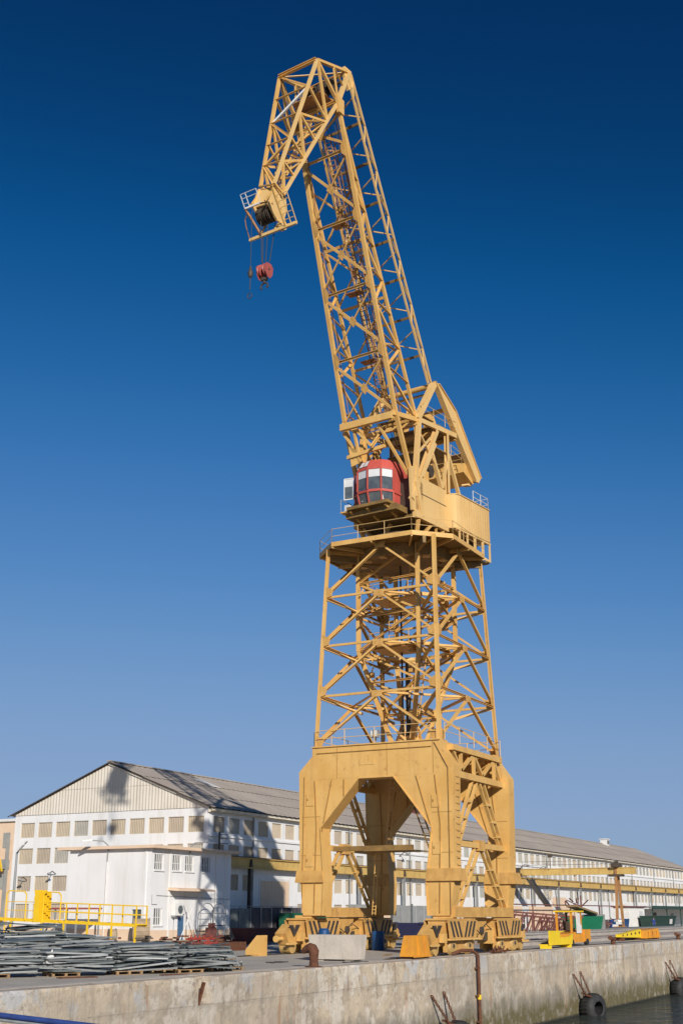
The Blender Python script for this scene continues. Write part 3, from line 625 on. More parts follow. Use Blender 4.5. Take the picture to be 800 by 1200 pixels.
# ---- side trusses along the rails (quay side and land side)
for yy in (30.35, 40.15):
    m = MB(); m.bb(FX1, BX0, yy - .2, yy + .2, 12.2, 12.55); m.build('side_chord', 'yellow', crane)
    m = MB(); m.bb(FX1 - .1, BX0 + .1, yy - .22, yy + .22, 10.55, 10.95); m.build('side_chord', 'yellow', crane)
    xm = (FX1 + BX0) / 2
    for p, q in (((FX1 + .1, 12.25), (FX1 + 1.5, 10.9)), ((FX1 + 1.5, 10.95), (xm - .6, 12.2)), ((xm - .6, 12.2), (xm + .9, 10.95)), ((xm + .9, 10.95), (BX0 - 1.2, 12.2)), ((BX0 - 1.2, 12.2), (BX0 - .1, 10.95)), ((xm - .6, 12.2), (xm - .6, 10.95)), ((BX0 - 1.2, 12.2), (BX0 - 1.2, 10.95)), ((FX1 + 1.5, 12.2), (FX1 + 1.5, 10.95))):
        MB().chan((p[0], yy, p[1]), (q[0], yy, q[1]), .2, .2, .04, (0, 1, 0)).build('truss_web', 'yellow', crane)
    # the V frames: upper pair and lower pair, each a twin-beam ladder
    m = MB(); m.bb(FX1 - .05, BX0 + .05, yy - .16, yy + .16, 6.35, 6.7); m.build('side_strut', 'yellow', crane)
    m = MB(); m.bb(xm - .5, xm + .5, yy - .22, yy + .22, 6.2, 6.85); m.build('strut_joint', 'yelworn', crane)
    m = MB(); m.bb(FX0 + .3, BX1 - .3, yy - .3, yy + .3, 2.15, 2.75); m.build('sill_beam', 'yelworn', crane)
    for (t, b, ztop, zbot) in ((.15, 3.35, 10.6, 6.65), (.15, 3.5, 6.35, 2.75)):
        for s in (-1, 1):
            for off in (0, 1.0):
                p = (xm + s * (t + off * .8), yy - .0, ztop); q_ = (xm + s * (b + off * .75), yy, zbot)
                MB().chan(p, q_, .14, .2, .035, (0, 1, 0)).build('v_brace', 'yellow', crane)
            for k in (.35, .62, .85):
                A = V((xm + s * t, yy, ztop)).lerp(V((xm + s * b, yy, zbot)), k); B = V((xm + s * (t + .8), yy, ztop)).lerp(V((xm + s * (b + .75), yy, zbot)), k)
                MB().beam(A, B, .26, .16).build('batten_plate', 'yellow', crane)
# cross struts and platform between the land-side legs under the beam
m = MB(); m.bb(72.0, 72.35, 33.3, 38.9, 6.2, 6.5); m.bb(71.8, 74.2, 33.1, 36.6, 6.15, 6.19); m.build('landing', 'yelshaded', crane)
m = MB()                                                   # underside cross girders of the portal deck
for y in (33.2, 37.4): m.bb(FX1, BX0, y - .12, y + .12, 11.9, 12.6)
for x in (74.2, 78): m.bb(x - .12, x + .12, 30.6, 39.9, 11.95, 12.5)
m.build('deck_girder', 'yellow', crane)
m = MB(); m.bb(FX1, BX0, 30.6, 39.95, 12.58, 12.7); m.build('portal_deck', 'yellow', crane)
def ladder(p, q, wd, name, m_, parent, side, rungs=14):
    p, q, sd = V(p), V(q), V(side) * (wd / 2); m = MB()
    for s in (-1, 1): m.beam(p + sd * s, q + sd * s, .05, .09)
    for i in range(rungs):
        c = p.lerp(q, (i + .5) / rungs); m.beam(c - sd, c + sd, .035, .05)
    return m.build(name, m_, parent)
ladder((77.2, 38.6, 2.3), (76.4, 37.9, 6.2), .5, 'ladder', 'yellow', crane, (1, 0, 0), 18)
ladder((76.2, 37.0, 6.2), (75.2, 36.0, 12.0), .6, 'ladder', 'yellow', crane, (1, 0, 0), 18)
ladder((77.9, 34.4, 6.3), (78.0, 36.6, 11.9), .45, 'ladder', 'yelshaded', crane, (0, 1, 0), 16)
def rail_run(pts, h, parent, name='handrail', m_='whitepaint', post=2.2, r=.028, mids=(.5,)):
    m = MB(); pts = [V(p) for p in pts]
    for a, b in zip(pts, pts[1:]):
        n = max(1, round((b - a).length / post))
        for i in range(n + 1): c = a.lerp(b, i / n); m.tube(c, c + V((0, 0, h)), r, 5)
        for f in (1,) + tuple(mids): m.tube(a + V((0, 0, h * f)), b + V((0, 0, h * f)), r * .9, 5)
    return m.build(name, m_, parent)
for pts in ([(70.8, 30.9, 12.8), (70.8, 39.6, 12.8)], [(71.2, 30.5, 12.8), (80.9, 30.5, 12.8)], [(81.2, 30.9, 12.8), (81.2, 39.6, 12.8)], [(80.8, 39.9, 12.8), (71.2, 39.9, 12.8)]):
    rail_run(pts, 1.05, crane, 'deck_railing', 'pale')
m = MB(); m.box((71.2, 35.4, 13.45), (.35, .55, .45)); m.beam((71.3, 35.4, 12.8), (71.3, 35.4, 13.2), .08); m.build('floodlight', 'grey', crane)
MB().bb(70.98, 71.02, 35.18, 35.62, 13.26, 13.64).build('floodlight_glass', 'shade', crane)
# ---- bogies: two under each side
def stripes(cx, y, x0, x1, z0, z1, sg, parent):
    for a, tilt in ((.09, .12), (.23, .14), (.37, .12), (.63, -.12), (.77, -.14), (.91, -.12)):
        xx = x0 + (x1 - x0) * a; t = tilt * (x1 - x0); wdt = (x1 - x0) * .034
        m = MB(); m.prism([(xx - t * .5 - wdt, y, z1), (xx - t * .5 + wdt, y, z1), (xx + t * .5 + wdt, y, z0), (xx + t * .5 - wdt, y, z0)][::1], (0, sg * .012, 0)); m.build('hazard_stripe', 'black', parent)
def bogie(x0, x1, yc, endsgn):
    bo = MB(); bo.bb(x0, x1, yc - .55, yc + .55, .95, 1.98); bo.bb(x0 - .1, x1 + .1, yc - .66, yc + .66, 1.985, 2.09)
    bo.hexa([(x0 + .5, yc - .28, .5), (x1 - .5, yc - .28, .5), (x1 - .5, yc + .28, .5), (x0 + .5, yc + .28, .5), (x0 + .1, yc - .28, .945), (x1 - .1, yc - .28, .945), (x1 - .1, yc + .28, .945), (x0 + .1, yc + .28, .945)])
    b = bo.build('bogie', 'yelworn', crane)
    for sg in (-1, 1):
        y = yc + sg * .74
        m = MB(); m.prism([(x0 - .1, y, 1.98), (x1 + .1, y, 1.98), (x1 - .15, y, .98), (x0 + .15, y, .98)], (0, sg * .05, 0)); m.build('skirt_plate', 'yelworn', b)
        m = MB(); m.bb(x0 - .1, x1 + .1, min(y, y + sg * .2), max(y, y + sg * .2), .86, .97); m.build('skirt_lip', 'yellow', b)
        stripes((x0 + x1) / 2, y + sg * .055, x0 + .2, x1 - .2, 1.03, 1.93, sg, b)
    for sg in (-1, 1):
        for wx in (x0 + .95, x1 - .95):
            ya = yc + sg * .40
            m = MB(); m.lathe((wx, ya, .535), (0, sg, 0), [(0, .40), (.02, .54), (.06, .52), (.2, .48), (.24, .44), (.26, .2)], 22); wv = m.build('wheel', 'wheelyel', b, smooth=True)
            MB().lathe((wx, ya + sg * .26, .535), (0, sg, 0), [(0, .13), (.05, .11)], 10).build('hub_cap', 'dark', wv)
        xm_ = (x0 + x1) / 2; m = MB(); m.hexa([(xm_ - .5, yc + sg * .42 - .12, .12), (xm_ + .5, yc + sg * .42 - .12, .12), (xm_ + .5, yc + sg * .42 + .12, .12), (xm_ - .5, yc + sg * .42 + .12, .12), (xm_ - .75, yc + sg * .42 - .12, .94), (xm_ + .75, yc + sg * .42 - .12, .94), (xm_ + .75, yc + sg * .42 + .12, .94), (xm_ - .75, yc + sg * .42 + .12, .94)]); m.build('pedestal', 'yelworn', b)
        for wx in (x0 + .2, x1 - .2): m = MB(); m.bb(wx - .12, wx + .12, yc + sg * .45 - .1, yc + sg * .45 + .1, .2, .94); m.build('guard_iron', 'yelworn', b)
    if endsgn:
        e = x0 if endsgn < 0 else x1; s = endsgn
        X = lambda a: e + s * a
        m = MB(); m.prism([(X(.12), yc - .4, 1.75), (X(.12), yc - .4, .6), (X(1.5), yc - .4, .55), (X(1.9), yc - .4, 1.2), (X(1.0), yc - .4, 1.75)], (0, .8, 0)); nb_ = m.build('bogie_nose', 'yelworn', b)
        m = MB(); m.prism([(X(.3), yc - .5, 1.7), (X(.75), yc - .5, 1.7), (X(.95), yc - .5, 1.3), (X(1.15), yc - .5, 1.7), (X(1.6), yc - .5, 1.7), (X(1.0), yc - .5, 1.02)], (0, .08, 0)); m.build('chevron', 'black', nb_)
        m = MB(); m.tube((X(1.0), yc - .36, .45), (X(1.0), yc + .36, .45), .42, 16); m.build('gear_drum', 'wheelyel', nb_)
        m = MB(); m.tube((X(1.6), yc, .9), (X(2.35), yc, .9), .12, 10); m.tube((X(2.35), yc, .9), (X(2.45), yc, .9), .2, 12); m.build('buffer', 'yellow', nb_)
        m = MB(); m.bb(min(X(1.0), X(1.9)), max(X(1.0), X(1.9)), yc - .62, yc - .42, .55, .68); m.bb(min(X(.2), X(.7)), max(X(.2), X(.7)), yc - .75, yc - .45, .75, 1.25); m.build('drive_motor', 'yellow', nb_)
    return b
for yc in (30.8, 40.4):
    xm = (FX1 + BX0) / 2
    bogie(69.9, 74.3, yc, -1); bogie(77.9, 82.2, yc, 1)
    m = MB(); m.prism([(xm - 1.1, yc - .35, 2.14), (xm + 1.1, yc - .35, 2.14), (xm + .75, yc - .35, 1.25), (xm + .25, yc - .35, .8), (xm - .25, yc - .35, .8), (xm - .75, yc - .35, 1.25)], (0, .7, 0)); eq = m.build('equaliser', 'yelworn', crane)
    m = MB(); m.hexa([(xm - 2.3, yc - .28, .75), (xm + 2.3, yc - .28, .75), (xm + 2.3, yc + .28, .75), (xm - 2.3, yc + .28, .75), (xm - 1.6, yc - .28, 1.25), (xm + 1.6, yc - .28, 1.25), (xm + 1.6, yc + .28, 1.25), (xm - 1.6, yc + .28, 1.25)]); m.build('equaliser_bar', 'dark', eq)
    m = MB(); m.tube((xm, yc - .5, 1.35), (xm, yc + .5, 1.35), .24, 14); m.build('pivot_pin', 'dark', eq)
    for s in (-1, 1): m = MB(); m.bb(xm + s * 1.7 - .35, xm + s * 1.7 + .35, yc - .45, yc + .45, .55, 1.5); m.build('gear_case', 'yellow', eq)
    m = MB(); m.path([(xm - 1.5, yc - .5, 1.6), (xm - .6, yc - .52, 1.2), (xm + .5, yc - .5, 1.75), (xm + 1.5, yc - .5, 1.4)], .03, 5); m.build('cable', 'wire', eq)
    for x in (FX0 + .1, BX0 + .1):
        m = MB(); m.bb(x, x + .85, yc - .6, yc + .6, 2.095, 2.26); m.build('leg_shoe', 'yellow', crane)

# ---- tower: four corner posts, K braced faces in four storeys
def tc(sx, sy, z):
    t = (z - 12.8) / (26.6 - 12.8)
    return V((CX + sx * (5.0 - .85 * t), CY + sy * (4.42 - .42 * t), z))
ZL = [12.8, 16.2, 19.65, 23.1, 26.55]
for sx in (-1, 1):
    for sy in (-1, 1):
        m = MB(); p, q_ = tc(sx, sy, 12.8), tc(sx, sy, 26.6)
        m.beam(p, q_, .17, .17, (1, 0, 0)); post = m.build('tower_post', 'yellow', crane)
        m = MB(); m.beam(p + V((sx * .10, 0, 0)), q_ + V((sx * .10, 0, 0)), .25, .025, (1, 0, 0)); m.beam(p + V((0, sy * .10, 0)), q_ + V((0, sy * .10, 0)), .025, .25, (1, 0, 0)); m.build('post_flange', 'yellow', post)
faces = [((-1, -1), (-1, 1)), ((-1, -1), (1, -1)), ((1, -1), (1, 1)), ((-1, 1), (1, 1))]
for (a, b) in faces:
    nrm = V(((a[0] + b[0]) / 2, (a[1] + b[1]) / 2, 0))
    for i in range(4):
        z0, z1 = ZL[i], ZL[i + 1]
        A0, B0, A1, B1 = tc(*a, z0 + .15), tc(*b, z0 + .15), tc(*a, z1), tc(*b, z1); mid = (A1 + B1) / 2
        for s_, e in ((A0, mid), (B0, mid)):
            d = (e - s_).normalized(); MB().chan(s_ + d * .3, e - d * .25 - V((0, 0, .12)), .13, .21, .03, nrm).build('tower_brace', 'yellow', crane)
        if i < 3: MB().chan(A1 + (B1 - A1).normalized() * .15, B1 - (B1 - A1).normalized() * .15, .13, .15, .03, (0, 0, 1)).build('tower_strut', 'yellow', crane)
        h = (B1 - A1).normalized(); o = nrm * .125
        for (c, s_) in ((A0, 1), (B0, -1)):                 # corner gusset and crown gusset
            m = MB(); m.prism([c + o + h * s_ * .1 + V((0, 0, -.2)), c + o + h * s_ * .5 + V((0, 0, -.08)), c + o + h * s_ * .62 + V((0, 0, .3)), c + o + h * s_ * .1 + V((0, 0, .6))], -nrm * .03); m.build('gusset', 'yelworn', crane)
        m = MB(); m.prism([mid + o - h * .42 + V((0, 0, .08)), mid + o + h * .42 + V((0, 0, .08)), mid + o + h * .36 + V((0, 0, -.34)), mid + o - h * .36 + V((0, 0, -.34))], -nrm * .03); m.build('gusset', 'yelworn', crane)
for z in ZL[1:4]:                                           # flat diamond bracing inside each level
    mids = [(tc(*a, z) + tc(*b, z)) / 2 for a, b in faces]
    for i, j in ((0, 1), (1, 2), (2, 3), (3, 0)): MB().angle(mids[i], mids[j], .14, .16).build('plan_brace', 'yellow', crane)
    for a, b in faces:
        mid = (tc(*a, z) + tc(*b, z)) / 2; inn = V((CX, CY, z)).lerp(mid, .62); MB().angle(mid, inn, .14, .16).build('plan_brace', 'yellow', crane)
    for sx in (-1, 1):
        for sy in (-1, 1):
            c = tc(sx, sy, z - .1); inn = V((CX, CY, z - 1.0)).lerp(V((c.x, c.y, z - 1.0)), .52); MB().angle(c, inn, .15, .18).build('plan_brace', 'yellow', crane)
# ---- slewing frame of the upper crane (local u forward, v towards the land)
PH = R(7); Uv = V((-math.cos(PH), math.sin(PH), 0)); Vv = V((math.sin(PH), math.cos(PH), 0))
def W(u, v, z): return V((CX, CY, 0)) + Uv * u + Vv * v + V((0, 0, z))
# lattice slewing column hanging inside the tower, tapering to a foot bearing
col_o = [(sx, sy) for sx in (-1, 1) for sy in (-1, 1)]
def cc(sx, sy, z):
    r = 2.45 if z >= 19.6 else .75 + (2.45 - .75) * (z - 13.0) / 6.6
    return W(sx * r, sy * r, z)
for sx, sy in col_o:
    MB().beam(cc(sx, sy, 19.6), cc(sx, sy, 27.0), .25, .27, (1, 0, 0)).build('column_chord', 'yellow', crane)
    MB().beam(cc(sx, sy, 13.0), cc(sx, sy, 19.6), .25, .27, (1, 0, 0)).build('column_chord', 'yellow', crane)
zl = [13.0, 15.2, 17.4, 19.6, 22.0, 24.4, 26.8]
for i in range(6):
    for a, b in (((-1, -1), (-1, 1)), ((-1, 1), (1, 1)), ((1, 1), (1, -1)), ((1, -1), (-1, -1))):
        p, q_ = (a, b) if (i % 2) else (b, a)
        MB().chan(cc(*p, zl[i]), cc(*q_, zl[i + 1]), .12, .15, .03, (0, 0, 1)).build('column_brace', 'yellow', crane)
        MB().chan(cc(*a, zl[i + 1]), cc(*b, zl[i + 1]), .12, .14, .03, (0, 0, 1)).build('column_tie', 'yellow', crane)
m = MB(); m.lathe(W(0, 0, 12.7), (0, 0, 1), [(0, 1.4), (.25, 1.4), (.3, .95), (1.1, .8), (1.15, .5)], 20); m.build('foot_bearing', 'yellow', crane, smooth=True)
m = MB(); m.tube(W(0, 0, 13.8), W(0, 0, 19), .18, 10); m.tube(W(.4, .2, 12.8), W(.3, .3, 26), .07, 6); m.build('cable_riser', 'dark', crane)
for z, r in ((19.75, 1.9), (23.2, 1.9)):
    m = MB()
    for i in range(16):
        a0, a1 = 2 * math.pi * i / 16, 2 * math.pi * (i + 1) / 16; m.beam(W(math.cos(a0) * (r + 1), math.sin(a0) * (r + 1), z), W(math.cos(a1) * (r + 1), math.sin(a1) * (r + 1), z), .22, .22)
    m.build('ring_beam', 'yellow', crane)
    m = MB(); m.bb(CX - 2.2, CX + .4, CY - 1.8, CY + 1.8, z - .12, z - .06); m.build('inner_floor', 'yellow', crane)
    rail_run([W(2.4, -1.6, z), W(2.4, 1.6, z), W(-1, 1.6, z)], 1.0, crane, 'inner_railing', 'yellow')
ladder(W(1.4, -1.2, 13.5), W(.4, -1.6, 19.6), .5, 'ladder', 'yellow', crane, Vv, 22)
ladder(W(.6, .9, 19.7), W(1.6, .2, 23.1), .5, 'ladder', 'yellow', crane, Vv, 14)
ladder(W(1.3, -.8, 23.2), W(.5, -1.2, 26.7), .5, 'ladder', 'yellow', crane, Vv, 14)
for i in range(26):                                          # pipe runs, junction boxes and small plates on the column
    z = random.uniform(14.5, 25.5); a = random.choice(col_o); p = cc(*a, z) * .8 + V((CX, CY, z)) * .2
    if i % 2: MB().box(p + V((random.uniform(-.4, .4), random.uniform(-.4, .4), 0)), (random.uniform(.25, .6), random.uniform(.25, .5), random.uniform(.3, .8))).build('junction_box', 'yelworn', crane)
    else: MB().tube(p, p + V((random.uniform(-.8, .8), random.uniform(-.8, .8), random.uniform(-1.8, -.6))), .05, 6).build('pipe', 'yellow', crane)

# ---- octagonal walkway on top of the tower
OX, OY, CUT = 4.95, 4.85, 2.1; OYL = 5.45
octa = [(-OX, -OY + CUT), (-OX + CUT, -OY), (OX - CUT, -OY), (OX, -OY + CUT), (OX, OYL - CUT), (OX - CUT, OYL), (-OX + CUT, OYL), (-OX, OYL - CUT)]
oc = [V((CX + x, CY + y, 26.75)) for x, y in octa]
m = MB(); m.prism([V((p.x, p.y, 26.66)) for p in oc], (0, 0, .09)); wk = m.build('walkway_floor', 'yelshaded', crane)
for i in range(8):
    a, b = oc[i], oc[(i + 1) % 8]; MB().beam(a - V((0, 0, .06)), b - V((0, 0, .06)), .07, .32).build('walkway_edge', 'yellow', wk)
    c = V((CX, CY, 26.35))
    for k in (0, .5): p = a.lerp(b, k); MB().beam(p + V((0, 0, -.2)), p.lerp(V((CX, CY, 26.2)), .45) - V((0, 0, .0)), .1, .24).build('walkway_rib', 'yellow', wk)
for i, j in ((7, 0), (0, 1), (6, 7), (5, 6), (4, 5), (1, 2)):
    rail_run([oc[i], oc[j]], 1.05, crane, 'walkway_railing', 'pale', 2.0, .022)
m = MB(); m.lathe(W(0, 0, 25.9), (0, 0, 1), [(0, 3.3), (.74, 3.45)], 32); m.build('roller_path', 'yelshaded', crane)
m = MB(); m.lathe(W(0, 0, 26.76), (0, 0, 1), [(0, 2.7), (.5, 2.7), (.55, 2.9), (.9, 2.9)], 32); m.build('slew_ring', 'dark', crane)
for i in range(12):
    a = i * math.pi / 6; MB().box(W(3.0 * math.cos(a), 3.0 * math.sin(a), 26.1), (.5, .5, .55), a).build('roller_box', 'yellow', crane)
for sx, sy in col_o:                                         # heavy radial beams under the walkway
    MB().beam(W(sx * 1.2, sy * 1.2, 26.0), W(sx * 3.9, sy * 3.9, 26.3), .22, .5).build('radial_beam', 'yelshaded', crane)
# ---- machinery house and base frame on the slewing ring
def ubox(mb, u0, u1, v0, v1, z0, z1):
    return mb.hexa([W(u0, v0, z0), W(u1, v0, z0), W(u1, v1, z0), W(u0, v1, z0), W(u0, v0, z1), W(u1, v0, z1), W(u1, v1, z1), W(u0, v1, z1)])
m = MB(); ubox(m, -1.7, 2.6, -2.5, -2.35, 29.0, 31.6); sd = m.build('house_side_panel', 'pale', crane)
m = MB(); ubox(m, -1.6, 2.2, -2.53, -2.503, 30.35, 30.39); m.build('panel_joint', 'dark', sd)
m = MB(); ubox(m, -1.7, 2.6, 2.35, 2.5, 29.0, 31.6); m.build('house_side_panel', 'pale', crane)
for v0 in (-2.62, 2.3): m = MB(); ubox(m, -1.7, 2.75, v0, v0 + .32, 28.45, 28.98); m.build('base_girder', 'pale', crane)
m = MB(); ubox(m, -1.75, 2.7, -2.3, 2.3, 28.5, 28.75); m.build('base_floor', 'yelshaded', crane)
m = MB(); ubox(m, -1.7, 2.2, -2.3, 2.3, 31.5, 31.62); m.build('house_roof', 'yellow', crane)
m = MB(); ubox(m, 2.3, 2.5, -2.3, 2.3, 28.8, 31.5); m.build('house_front', 'dark', crane)
m = MB()
for u0 in (2.2, -1.2):
    for s in (-1, 1):
        m.beam(W(u0, s * 2.4, 28.45), W(u0 * .8, s * 1.9, 27.0), .3, .3); m.beam(W(u0 * .2, s * 2.4, 28.45), W(u0 * .8, s * 2.0, 27.0), .2, .2)
m.beam(W(2.4, 2.0, 28.4), W(2.2, .9, 27.0), .2, .2); m.beam(W(2.4, -.3, 28.4), W(2.2, .9, 27.0), .2, .2)
m.build('base_leg', 'yelworn', crane)
# rear engine house with rounded front corner, open bays below it
m = MB(); prof = [(-1.75, -2.75), (-1.95, -3.12), (-2.4, -3.25), (-6.75, -3.25), (-7.0, -3.1), (-7.0, 3.1), (-6.75, 3.25), (-2.4, 3.25), (-1.95, 3.12), (-1.75, 2.75)]
m.prism([W(u, v, 28.75) for u, v in prof], (0, 0, 2.55)); eh = m.build('engine_house', 'pale', crane, smooth=True)
m = MB(); m.prism([W(u * 1.0 - .0, v * 1.02, 31.3) for u, v in prof], (0, 0, .06)); m.build('house_top', 'pale', eh)
for i in range(13): m = MB(); u0 = -2.5 - i * .34; ubox(m, u0 - .02, u0 + .02, -3.275, -3.252, 28.8, 31.25); m.build('sheet_joint', 'pale', eh)
m = MB()
for s in (-1, 1):
    m.beam(W(-1.9, s * 3.15, 28.68), W(-6.9, s * 3.15, 28.68), .12, .14); m.beam(W(-2.3, s * 3.15, 27.3), W(-6.8, s * 3.15, 27.3), .12, .16)
    for u0 in (-2.3, -3.45, -4.6, -5.7, -6.8): m.beam(W(u0, s * 3.15, 27.3), W(u0, s * 3.15, 28.7), .12, .12)
for u0 in (-2.3, -3.45, -4.6, -5.7, -6.8): m.beam(W(u0, -3.1, 27.3), W(u0, 3.1, 27.3), .12, .16); m.beam(W(u0, -3.1, 27.35), W(u0 + .9, -1.6, 28.6), .1, .12)
m.build('under_frame', 'pale', eh)
m = MB(); ubox(m, -6.8, -1.8, -3.05, 3.05, 27.12, 27.2); m.build('under_floor', 'yelshaded', eh)
m = MB(); ubox(m, -6.6, -2.2, -2.2, 2.2, 27.25, 28.7); m.build('ballast_block', 'dark', eh)
rail_run([W(-4.6, -3.1, 31.36), W(-6.9, -3.1, 31.36), W(-6.9, 3.1, 31.36)], .95, crane, 'roof_railing', 'whitepaint', 1.3, .026)
# ---- A frame above the house, upper platforms
for s in (-1, 1):
    y = s * 2.4
    for (p, q_, wd) in (((2.9, 29.6), (-.7, 35.9), .36), ((-2.15, 31.5), (-2.2, 36.4), .3), ((.35, 34.3), (-1.1, 31.6), .26), ((-.35, 34.9), (1.6, 31.8), .24), ((-2.2, 34.6), (-3.7, 31.7), .24), ((-2.2, 34.6), (-1.25, 31.7), .2), ((1.9, 36.0), (2.75, 30.0), .34), ((2.75, 31.0), (2.0, 28.6), .5), ((1.8, 35.0), (-.3, 33.2), .16), ((.2, 35.2), (2.3, 33.2), .16)):
        MB().chan(W(p[0], y, p[1]), W(q_[0], y, q_[1]), wd * .8, wd, .05, Vv).build('a_frame_strut', 'pale' if s < 0 else 'yellow', crane)
    MB().beam(W(2.0, y, 36.0), W(-3.5, y, 36.5), .22, .36).build('a_frame_beam', 'pale', crane)
    MB().beam(W(4.9, y * .86, 35.6), W(2.0, y * .95, 36.0), .2, .34).build('a_frame_beam', 'yellow', crane)
    if s < 0: MB().prism([W(3.0, y - .1, 28.9), W(1.7, y - .1, 28.9), W(1.6, y - .1, 31.0), W(2.3, y - .1, 32.4), W(3.2, y - .1, 32.0)], Vv * .2).build('foot_plate', 'pale', crane)
for u0, z in ((2.0, 35.75), (-.7, 35.9), (-3.4, 36.3), (-2.1, 31.7)): MB().chan(W(u0, -2.4, z), W(u0, 2.4, z), .25, .3, .05).build('cross_beam', 'yellow', crane)
for i, (u0, v0) in enumerate(((1.6, -1.6), (1.6, .2), (-.9, -1.6), (-.9, .2))): m = MB(); ubox(m, u0 - 1.9, u0, v0 - .8, v0 + .9, 36.55, 36.62); m.build('platform_plate', 'yelshaded', crane)
m = MB(); ubox(m, -3.6, -1.2, -2.3, 2.3, 36.5, 36.58); m.build('platform_plate', 'yelshaded', crane)
m = MB(); ubox(m, -2.8, -.5, -2.4, 1.8, 34.62, 34.7); m.build('platform_plate', 'yelshaded', crane)
rail_run([W(-2.8, -2.35, 34.7), W(-4.4, -2.35, 34.5), W(-4.4, 1.8, 34.5)], .9, crane, 'platform_railing', 'pale', 1.2, .024)
rail_run([W(1.4, -2.45, 36.6), W(-3.5, -2.45, 36.7)], .9, crane, 'platform_railing', 'pale', 1.6, .022)
for u0, v0, r in ((.2, -.9, .62), (-.5, .8, .7), (-1.9, -1.1, .75), (-1.6, 1.0, .55)):
    MB().lathe(W(u0, v0 - .15, 37.25), Vv, [(0, r), (.08, r), (.1, r - .12), (.2, r - .12), (.22, r), (.3, r)], 20).build('rope_sheave', 'yellow', crane)
m = MB(); m.tube(W(.5, -1.5, 33.0), W(.5, 1.5, 33.0), .62, 16); m.build('winch_drum', 'dark', crane)
m = MB(); m.tube(W(-1.2, -1.5, 33.2), W(-1.2, 1.5, 33.2), .5, 16); m.build('winch_drum', 'dark', crane)
for u0, v0, a, b, h in ((.6, -1.9, .9, .5, .9), (-.3, 1.6, 1.2, .6, 1.1), (1.9, .4, .7, 1.6, .8), (-1.3, -.2, .6, .6, 1.4)):
    m = MB(); ubox(m, u0 - a / 2, u0 + a / 2, v0 - b / 2, v0 + b / 2, 31.66, 31.66 + h); m.build('gear_case', 'yellow', crane)
# front cross girder carried by the front chords, with cut-out trusses below it
m = MB(); m.beam(W(5.05, 2.15, 35.35), W(5.0, -2.15, 35.35), .28, .5); fg = m.build('jib_cross_girder', 'yellow', crane)
MB().beam(W(4.3, 2.1, 33.3), W(4.1, -1.0, 33.6), .18, .26).build('jib_cross_tie', 'yellow', fg)
for a, b in (((2.1, 35.1), (1.2, 33.4)), ((1.0, 35.1), (-.2, 33.5)), ((-.2, 33.5), (-.9, 35.1)), ((1.15, 35.1), (1.15, 32.9)), ((-.9, 35.1), (-2.15, 31.6))):
    MB().chan(W(4.75, a[0], a[1]), W(4.0 if b[1] > 32 else 2.9, b[0], b[1]), .16, .22, .04, Uv).build('girder_web', 'yellow', fg)
m = MB(); m.prism([W(4.4, 1.9, 34.1), W(4.35, 1.25, 33.7), W(4.0, 1.2, 32.8), W(4.1, 1.85, 32.6)], Uv * .05); m.build('gusset', 'yellow', fg)
# ---- operator's cab
cab = MB()
def cabpt(u, v, z): return W(u, v, z)
out = [(1.4, -1.25), (3.5, -1.25), (4.3, -.75), (4.6, .2), (4.45, 1.15), (3.9, 1.75), (1.4, 1.75)]
def ring(z, k=1.0, du=0): return [W(1.4 + (u - 1.4) * k + du, .25 + (v - .25) * (k if k > .9 else k * .98), z) for u, v in out]
def skin(mb, r0, r1):
    n = len(r0); mb.add(r0 + r1, [(i, (i + 1) % n, n + (i + 1) % n, n + i) for i in range(n)])
levels = [(29.45, .93), (30.35, 1.0), (30.42, 1.0)]
m = MB(); skin(m, ring(29.45, .92), ring(29.52, .93)); skin(m, ring(30.28, .995), ring(30.45, 1.0)); skin(m, ring(31.95, .99), ring(32.1, .985)); skin(m, ring(32.1, .985), ring(32.75, .86))
n_ = len(out); rt = ring(32.75, .86); rt2 = ring(32.95, .55); skin(m, rt, rt2); m.add(rt2, [tuple(range(n_))]); m.add(ring(29.45, .92), [tuple(range(n_))])
for i in (0, 6, 5):                                          # solid red sides behind the glazing
    pass
a0, a1 = ring(29.5, .93), ring(32.0, .99)
for i, j in ((0, 1), (6, 0)): m.add([a0[i], a0[j], a1[j], a1[i]], [(0, 1, 2, 3)])
cb = m.build('cab', 'red', crane)
r0, r1, r2, r3 = ring(29.52, .93), ring(30.28, .995), ring(30.45, 1.0), ring(31.95, .99)
cen = W(2.6, .25, 31)
for i in range(1, 6):                                        # glazing: lower toe windows and upper windows, mullions between
    j = i + 1
    nin = lambda p: p + (V((cen.x, cen.y, p.z)) - p) * .03
    m = MB(); m.add([nin(r0[i]), nin(r0[j]), nin(r1[j]), nin(r1[i])], [(0, 1, 2, 3)]); m.build('toe_window', 'glass', cb)
    lo, hi = (nin(r2[i]), nin(r2[j])), (nin(r3[i]), nin(r3[j])); mA, mB_ = lo[0].lerp(hi[0], .62), lo[1].lerp(hi[1], .62)
    m = MB(); m.add([lo[0], lo[1], hi[1], hi[0]], [(0, 1, 2, 3)]); wn = m.build('window', 'glass', cb)
    outw = lambda p: p + (p - V((cen.x, cen.y, p.z))).normalized() * .02
    if i in (1, 2, 3, 4): m = MB(); e = .06; m.add([outw(mA.lerp(mB_, e)), outw(mA.lerp(mB_, 1 - e)), outw(hi[0].lerp(hi[1], 1 - e)), outw(hi[0].lerp(hi[1], e))], [(0, 1, 2, 3)]); m.build('sun_shade', 'shade', wn)
for i in range(1, 7):
    m = MB(); m.beam(r0[i], r1[i], .09, .09); m.beam(r2[i], r3[i], .09, .09); m.build('mullion', 'red', cb)
